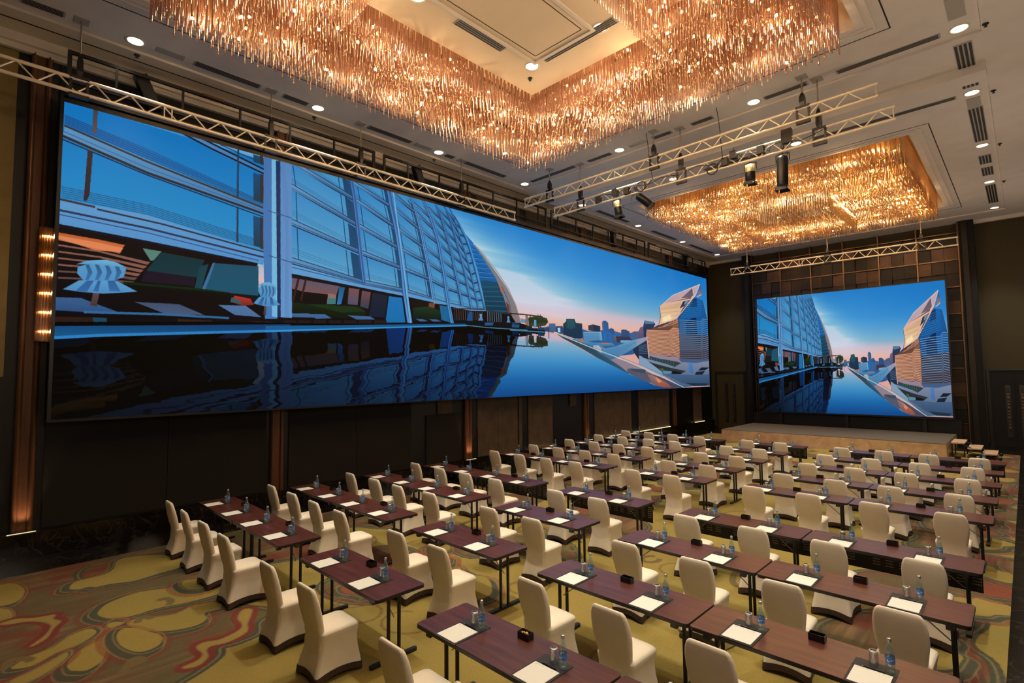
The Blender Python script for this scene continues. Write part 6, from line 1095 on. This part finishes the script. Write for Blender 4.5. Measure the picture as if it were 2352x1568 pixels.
b = MB(); b.box(-.10, .10, -.06, .06, -.14, .16); b.tube((0, 0, -.4), (0, 0, -.14), .008, 6); tag(b.build('receiver_box', M['blackplastic'], None, (-3.42, 12.0, 8.05)), 'square black box standing above the longest stage light on the truss', 'box')
for i, (x, zt, y) in enumerate(((-6.55, ZC, 11.6), (-4.75, ZC, 11.6))):
    b = MB(); b.path([(x, y, zt - .02), (x + .04, y, zt - .3), (x + .06, y, 8.5), (x + .02, y + .15, 8.2), (x - .02, y + .3, 7.95), (x - .3, 12.0, 7.82)], .008); tag(b.build('hanging_cable', M['blackmetal']), 'thin black cable dropping from the ceiling to the cross trusses, %s one' % ('left', 'right')[i], 'cable', 'drop cables')
b = MB(); b.path([(-8.4 + k * .25, 11.97 + .03 * math.sin(k), 7.93 + .05 * math.sin(k * 1.7)) for k in range(24)], .008); tag(b.build('power_cable', M['blackmetal']), 'thin black power cable looped along the lower cross truss', 'cable')

# ---------------------------------------------------------------- wall lamps
def sconce(x, y, label, sx, pw):
    t = thing('wall_sconce', label, 'wall lamp', (x, y, 3.68), 'crystal wall sconces'); t.rotation_euler = (0, 0, 0 if sx > 0 else PI)
    return t, pw
for args in ((XL + .13, .78, 'tall crystal wall sconce with six glowing bars at the left end of the long screen', 1, 1.2),) + tuple((XR - .02, y_, 'unseen crystal wall sconce added on the right wall for brightness, %s from the camera' % ordn[q_], -1, 24.0) for q_, y_ in enumerate((.78, 4.83, 10.56, 16.6, 23.75))):  # right wall lamps are added out of view to brighten ceiling and chair backs
  t, pw = sconce(*args)
  b = MB(); b.box(-.02, .02, -.13, .13, 0, 2.0); b.build('back_plate', M['bronze_line'], t)
  for k in range(11):
    a = -PI / 2 + PI * k / 10; b = MB(); b.tube((.02 + .10 * math.cos(a), .12 * math.sin(a), 0), (.02 + .10 * math.cos(a), .12 * math.sin(a), 2.0), .012, 6); b.build('crystal_tube', M['sconce_glass'], t)
  for k in range(6):
    b = MB(); b.box(.02, .09, -.085, .085, .17 + k * .335 - .012, .17 + k * .335 + .012); b.build('lamp_bar', M['sconce_lamp'], t)
    add_light('POINT', 'lamp', t, (.16, 0, .17 + k * .335), pw, (1, .6, .25) if pw < 5 else (1, .78, .58), shadow_soft_size=.03)
for i, (y, e) in enumerate(((.60, 24), (10.56, 34), (16.6, 8.0))):
    t = thing('uplight', 'small floor-level uplight at the foot of the copper pilaster, %s from the camera' % ordn[i], 'uplight', (XL + .20, y, .436), 'uplights under the copper pilasters')
    b = MB(); b.box(-.05, .05, -.22, .22, 0, .02); b.build('housing', M['blackmetal'], t); b = MB(); b.box(-.02, .02, -.18, .18, .0205, .024); b.build('lamp_strip', M['ledge'], t)
    add_light('SPOT', 'lamp', t, (.0, 0, .05), e, (1, .62, .36), spot_size=math.radians(60), spot_blend=.8, shadow_soft_size=.03).rotation_euler = (PI, math.radians(-14), 0)
for i, (a, c) in enumerate(((13.3, 14.5), (17.2, 23.2), (25.85, 26.9))):
    t = thing('ledge_light', 'thin glowing strip on the marble ledge of the left wall, %s from the camera' % ordn[i], 'strip light', (XL + .09, a, .436), 'glowing strips on the wall ledge')
    b = MB(); b.box(-.03, .03, 0, c - a, 0, .02); b.build('lamp_strip', M['ledge'], t)

# ---------------------------------------------------------------- stage
t = thing('stage', 'low stage with pale wood front and grey brown carpet top', 'stage', (-9.66, 22.9, 0))
b = MB(); b.box(0, 7.61, 0, 3.75, 0.0125, .49); b.build('riser', M['stagewood'], t); b = MB(); b.box(0, 7.61, 0, 3.75, .491, .51); b.build('deck', M['stagetop'], t)
b = MB(); b.box(-9.66, -1.9, 26.84, 27.6, 0, 1.0); tag(b.build('backdrop_riser', M['blackplastic']), 'long black box standing behind the stage under the smaller screen', 'riser')
t = thing('folding_steps', 'folding stage steps with three tan treads beside the right stage end', 'steps', (-1.98, 23.55, .013))
for i, (x, z) in enumerate(((0, .46), (.42, .30), (.80, .15))):
    b = MB(); b.bevbox(x, x + .36, 0, 1.25, z, z + .035, .03); b.build('tread', M['tread'], t)
for y in (.08, 1.17):
    b = MB(); b.tube((.02, y, 0), (.02, y, .46), .018); b.tube((.34, y, 0), (.34, y, .46), .018); b.tube((.02, y, .25), (.34, y, .25), .014); b.tube((.30, y, .44), (1.12, y, .04), .018); b.tube((.10, y, .30), (1.05, y, .02), .014); b.tube((1.1, y, .0), (1.1, y, .15), .016)
    b.build('side_frame', M['blackmetal'], t)
for y in (.05, 1.2): b = MB(); b.sphere((1.22, y, .055), .055, 10, 8); b.build('wheel', M['blackplastic'], t)

# ---------------------------------------------------------------- seating
TY = [2.90, 4.56, 6.22, 7.88, 10.50, 12.10, 13.77, 15.40, 17.02]
ZT = .75; TD = .61; TL = 1.825; Z0 = .012
BL = {'left': [-10.02, -8.185], 'middle': [-5.72], 'right': [-3.215, -1.375]}
def make_table(panel):
    t = thing('folding_table', 'x', 'table', (0, 0, 0)); h = TL / 2
    b = MB(); b.bevbox(-h + .004, h - .004, .004, TD - .004, ZT - .003, ZT, .035, 0, 4); b.build('tabletop', M['table'], t)
    b = MB(); b.bevbox(-h, h, 0, TD, ZT - .034, ZT - .0032, .038, 0, 4); b.build('edge_band', M['edge'], t)
    b = MB(); b.box(-h + .12, h - .12, .14, .17, ZT - .075, ZT - .034); b.box(-h + .12, h - .12, TD - .17, TD - .14, ZT - .075, ZT - .034); b.build('under_rail', M['blackmetal'], t)
    for s_ in (-1, 1):
        x = s_ * (h - .15)
        b = MB(); b.bevbox(x - .025, x + .025, .02, TD - .02, Z0, Z0 + .035, .012); b.build('foot_bar', M['blackmetal'], t)
        b = MB(); b.box(x - .02, x + .02, .05, TD - .05, ZT - .075, ZT - .035); b.box(x - .03, x + .03, .03, .09, ZT - .085, ZT - .035); b.box(x - .03, x + .03, TD - .09, TD - .03, ZT - .085, ZT - .035); b.build('top_bar', M['blackmetal'], t)
        for y in (TD / 2 - .065, TD / 2 + .065):
            b = MB(); b.bevbox(x - .016, x + .016, y - .016, y + .016, Z0 + .035, ZT - .075, .008); b.build('leg', M['blackmetal'], t)
        b = MB(); b.tube((x, TD / 2, ZT - .30), (x - s_ * .32, TD / 2, ZT - .04), .006, 6); b.build('folding_brace', M['steel'], t)
    if panel:
        b = MB(); y = TD - .05; b.box(-h + .03, h - .03, y, y + .006, ZT - .38, ZT - .035); o = b.build('modesty_panel', M['blackmetal'], t)
        b = MB()
        for gx in range(12):
            if gx in (3,): continue
            for r_ in range(6):
                for c_ in range(6):
                    x = -h + .13 + gx * .143 + c_ * .014; z = ZT - .12 - r_ * .035; b.box(x, x + .009, y - .0012, y - .0002, z, z + .010)
        q = b.build('slot_light_pattern', M['slot'], o); q['kind'] = 'stuff'
    return t
def rr(w, d, r, cx, cy, z, n=6, side=0):
    pts = []
    for sx, sy, a0 in ((1, 1, 0), (-1, 1, 90), (-1, -1, 180), (1, -1, 270)):
        for k in range(n + 1):
            a = math.radians(a0 + 90 * k / n); pts.append((cx + sx * (w - r) + r * math.cos(a), cy + sy * (d - r) + r * math.sin(a), z))
        if side:
            nx_, ny_ = {0: (-1, 1), 90: (-1, -1), 180: (1, -1), 270: (1, 1)}[a0]; q0 = pts[-1]
            q1 = {0: (cx - (w - r), cy + d), 90: (cx - w, cy - (d - r)), 180: (cx + (w - r), cy - d), 270: (cx + w, cy + (d - r))}[a0]
            for k in range(1, side): pts.append((q0[0] + (q1[0] - q0[0]) * k / side, q0[1] + (q1[1] - q0[1]) * k / side, z))
    return pts
def make_chair():
    # origin on the floor under the seat centre, the chair looks towards +y
    t = thing('banquet_chair', 'x', 'chair', (0, 0, 0))
    sk = [(.0, .232, .268, -.002), (.06, .226, .262, -.002), (.14, .210, .246, .0), (.24, .194, .222, .008), (.34, .186, .208, .016), (.41, .194, .210, .018), (.445, .203, .214, .019), (.460, .202, .211, .019)]
    def ring(z, w, d, cy):
        pts = rr(w, d, .05, 0, cy, z, 4, 7)
        out = []
        for x, y, zz in pts:                                       # stretch fabric: sides draw in between the feet, hem lifts
            fx = 1 - (x / w) ** 2; fy = 1 - ((y - cy) / d) ** 2; k = max(0, 1 - z / .40)
            x *= 1 - .13 * k * max(0, fy); y = cy + (y - cy) * (1 - .09 * k * max(0, fx))
            out.append((x, y, zz + .05 * max(0, 1 - z / .22) * max(max(0, fx) if abs(y - cy) > d * .75 else 0, max(0, fy) if abs(x) > w * .75 else 0)))
        return out
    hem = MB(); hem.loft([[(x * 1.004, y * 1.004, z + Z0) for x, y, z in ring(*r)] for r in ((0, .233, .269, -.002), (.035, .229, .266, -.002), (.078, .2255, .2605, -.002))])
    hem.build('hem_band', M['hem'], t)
    b = MB(); b.loft([[(x, y, z + Z0) for x, y, z in ring(*r)] for r in [(.066, .2245, .2595, -.002)] + sk[2:]])
    b.build('skirt', M['cover'], t)
    s = MB(); rings = [rr(.202, .211, .05, 0, .019, .459), rr(.199, .208, .058, 0, .019, .474), rr(.180, .190, .07, 0, .019, .489), rr(.13, .145, .07, 0, .019, .501), rr(.05, .06, .04, 0, .019, .505)]
    rings = [[(x, y, z + Z0) for x, y, z in r] for r in rings]; s.loft(rings, 0, False, True); s.build('seat', M['cover'], t)
    k = MB(); prof = [(.20, .165, .020, -.190), (.30, .170, .024, -.176), (.40, .172, .030, -.164), (.47, .174, .033, -.166), (.56, .188, .035, -.184), (.68, .205, .034, -.211), (.78, .203, .031, -.233), (.85, .192, .027, -.249), (.895, .176, .023, -.258), (.918, .156, .018, -.263), (.925, .135, .010, -.265)]
    rings = []
    for z, w, d, cy in prof:
        pts = rr(w, d, d * .95, 0, cy, z + Z0, 4)
        rings.append([(x, y + .030 * (1 - (x / w) ** 2) * (-1 if z > .5 else 0) * .6, zz - (.012 * (1 - min(1, abs(x) / w) ** 2) if z > .89 else 0)) for x, y, zz in pts])
    k.loft(rings, 0, True, True); k.build('backrest', M['cover'], t)
    return t
# label material with a pale wave on blue
m, nt, bs = nodes('bottle_label'); tc = nt.nodes.new('ShaderNodeTexCoord'); sp = nt.nodes.new('ShaderNodeSeparateXYZ'); nt.links.new(tc.outputs['Object'], sp.inputs[0])
wv = nt.nodes.new('ShaderNodeTexVoronoi'); wv.inputs['Scale'].default_value = 70; nt.links.new(tc.outputs['Object'], wv.inputs['Vector'])
mr = nt.nodes.new('ShaderNodeMapRange'); mr.inputs[1].default_value = .078; mr.inputs[2].default_value = .084; nt.links.new(sp.outputs[2], mr.inputs[0])
m2 = nt.nodes.new('ShaderNodeMapRange'); m2.inputs[1].default_value = .104; m2.inputs[2].default_value = .098; nt.links.new(sp.outputs[2], m2.inputs[0])
lt = nt.nodes.new('ShaderNodeMath'); lt.operation = 'GREATER_THAN'; lt.inputs[1].default_value = .62; nt.links.new(wv.outputs['Distance'], lt.inputs[0])
a1_ = nt.nodes.new('ShaderNodeMath'); a1_.operation = 'MULTIPLY'; nt.links.new(mr.outputs[0], a1_.inputs[0]); nt.links.new(m2.outputs[0], a1_.inputs[1])
a2_ = nt.nodes.new('ShaderNodeMath'); a2_.operation = 'MULTIPLY'; nt.links.new(a1_.outputs[0], a2_.inputs[0]); nt.links.new(lt.outputs[0], a2_.inputs[1])
mx = nt.nodes.new('ShaderNodeMixRGB'); mx.inputs[1].default_value = (.07, .22, .62, 1); mx.inputs[2].default_value = (.75, .8, .85, 1); nt.links.new(a2_.outputs[0], mx.inputs[0]); nt.links.new(mx.outputs[0], bs.inputs['Base Color']); bs.inputs['Roughness'].default_value = .4
M['label'] = m
def make_bottle():
    t = thing('water_bottle', 'x', 'bottle', (0, 0, 0))
    b = MB(); b.lathe([(0, .002), (.027, 0), (.032, .006), (.032, .12), (.031, .14), (.025, .165), (.017, .19), (.0125, .21), (.0125, .232)], n=16); b.build('glass_body', M['bottle'], t)
    b = MB(); b.lathe([(.0326, .066), (.0326, .118)], n=16); b.build('label', M['label'], t)
    b = MB(); b.lathe([(.0150, .222), (.0155, .226), (.0150, .243), (.012, .247), (0, .248)], n=14); b.build('cap', M['cap'], t)
    return t
def make_glass():
    b = MB(); b.lathe([(.0345, .001), (.034, .004), (.0305, .095), (.030, .106), (.0, .107)], n=18); b.lathe([(.0325, .003), (.0285, .090), (0, .091)], n=18); b.lathe([(.0318, .094), (.0322, .100), (.0305, .108), (.022, .1085)], n=18, mi=1)
    return b.build('drinking_glass', [M['tumbler'], M['cap']])
def make_mat():
    b = MB(); b.bevbox(-.142, .142, -.005, .425, ZT + .0005, ZT + .0045, .008); b.box(-.142, .142, .283, .287, ZT + .0045, ZT + .006); return b.build('desk_mat', M['leather'])
def make_pad():
    b = MB(); b.box(-.122, .122, 0, .262, ZT + .005, ZT + .009)
    b.box(-.10, -.088, .235, .238, ZT + .0091, ZT + .0094, 1); b.box(.06, .072, .236, .239, ZT + .0091, ZT + .0094, 1); b.box(-.10, -.02, .245, .2475, ZT + .0091, ZT + .0094, 1); return b.build('notepad', [M['paper'], M['vent']])
def make_pen():
    b = MB(); b.tube((-.068, 0, ZT + .0105), (.070, 0, ZT + .0105), .0048, 8); b.tube((-.068, 0, ZT + .0105), (-.080, 0, ZT + .0105), .0048, 8, 1, .001); return b.build('pen', [M['blackplastic'], M['cap']])
def make_box():
    t = thing('candy_box', 'x', 'box', (0, 0, 0)); b = MB(); w, d, h, q = .062, .036, .056, .004; z = ZT + .001
    b.box(-w, w, -d, d, z, z + q); b.box(-w, w, -d, -d + q, z + q, z + h); b.box(-w, w, d - q, d, z + q, z + h); b.box(-w, -w + q, -d + q, d - q, z + q, z + h); b.box(w - q, w, -d + q, d - q, z + q, z + h)
    b.build('box_body', M['blackplastic'], t); return t
T_plain, T_panel = make_table(False), make_table(True); CH = make_chair(); BO = make_bottle(); GL = make_glass(); MT = make_mat(); PD = make_pad(); PN = make_pen(); BX = make_box()
for o, c in ((GL, 'glass'), (MT, 'desk mat'), (PD, 'notepad'), (PN, 'pen')): o['category'] = c
trees = {id(o): tree(o) for o in (T_plain, T_panel, CH, BO, BX)}
used = set()
def place(o, loc, label, group):
    k = id(o)
    if k not in used:
        used.add(k); o.location = loc; o['label'] = label; o['group'] = group; return o
    return copy_tree(o, trees.get(k, []), loc, label, group)
rg = random.Random(7)
bn = {'left': 'left block', 'middle': 'middle column', 'right': 'right block'}
for r_, ty in enumerate(TY):
    rn = ordn[r_] + ' row'
    for bk, xs in BL.items():
        seat = 0
        for ti, tx in enumerate(xs):
            pan = r_ in (3, 8)
            side = '' if len(xs) == 1 else (' left half', ' right half')[ti]
            place(T_panel if pan else T_plain, (tx, ty, 0), 'mahogany folding table%s, %s of the %s%s' % (' with black perforated front panel' if pan else ' on black legs', rn, bn[bk], side), 'mahogany folding tables in rows')
            place(BX, (tx + rg.uniform(-.03, .03) + (0 if bk != 'left' else .02), ty + TD * .82 + rg.uniform(-.02, .02), 0), 'open black candy box on the %s table of the %s%s' % (rn, bn[bk], side), 'black candy boxes on the tables')
            for s_ in (-.462, .462):
                seat += 1; x = tx + s_; where = '%s, %s, %s seat from left' % (bn[bk], rn, ordn[seat - 1])
                c = place(CH, (x + rg.uniform(-.02, .02), ty - .272 + rg.uniform(-.025, .02), 0), 'cream covered banquet chair, %s' % where, 'cream covered chairs at the tables')
                c.rotation_euler = (0, 0, rg.uniform(-.04, .04)); jx, jy = rg.uniform(-.02, .02), rg.uniform(-.008, .008)
                place(MT, (x - .03 + jx, ty + .0 + jy, 0), 'black leather desk mat, %s' % where, 'leather desk mats on the tables')
                place(PD, (x - .03 + jx, ty + .015 + jy, 0), 'white notepad on black mat, %s' % where, 'white notepads on the mats')
                place(PN, (x - .03 + jx, ty + .296 + jy, 0), 'black pen above the notepad, %s' % where, 'black pens on the mats')
                place(BO, (x + .065 + jx, ty + .352 + jy + rg.uniform(-.01, .01), ZT + .005), 'clear water bottle with blue label, %s' % where, 'water bottles on the tables')
                place(GL, (x - .045 + jx, ty + .372 + jy + rg.uniform(-.01, .01), ZT + .005), 'upturned drinking glass beside bottle, %s' % where, 'drinking glasses on the tables')
for i in range(4):
    b = MB(); b.sphere((0, 0, 0), .011, 8, 5); b.tube((-.02, 0, 0), (-.009, 0, 0), .007, 6, 0, .002); b.tube((.009, 0, 0), (.02, 0, 0), .002, 6, 0, .007)
    o = b.build('wrapped_candy', M['candy'], None, (BL['right'][0] - .028 + i * .019, TY[0] + TD * .82, ZT + .036 + .002 * (i % 2))); o.rotation_euler = (0, 0, i * .9)
    tag(o, 'gold wrapped candy inside the black box on the nearest right block table', 'candy', 'wrapped candies in the nearest box')
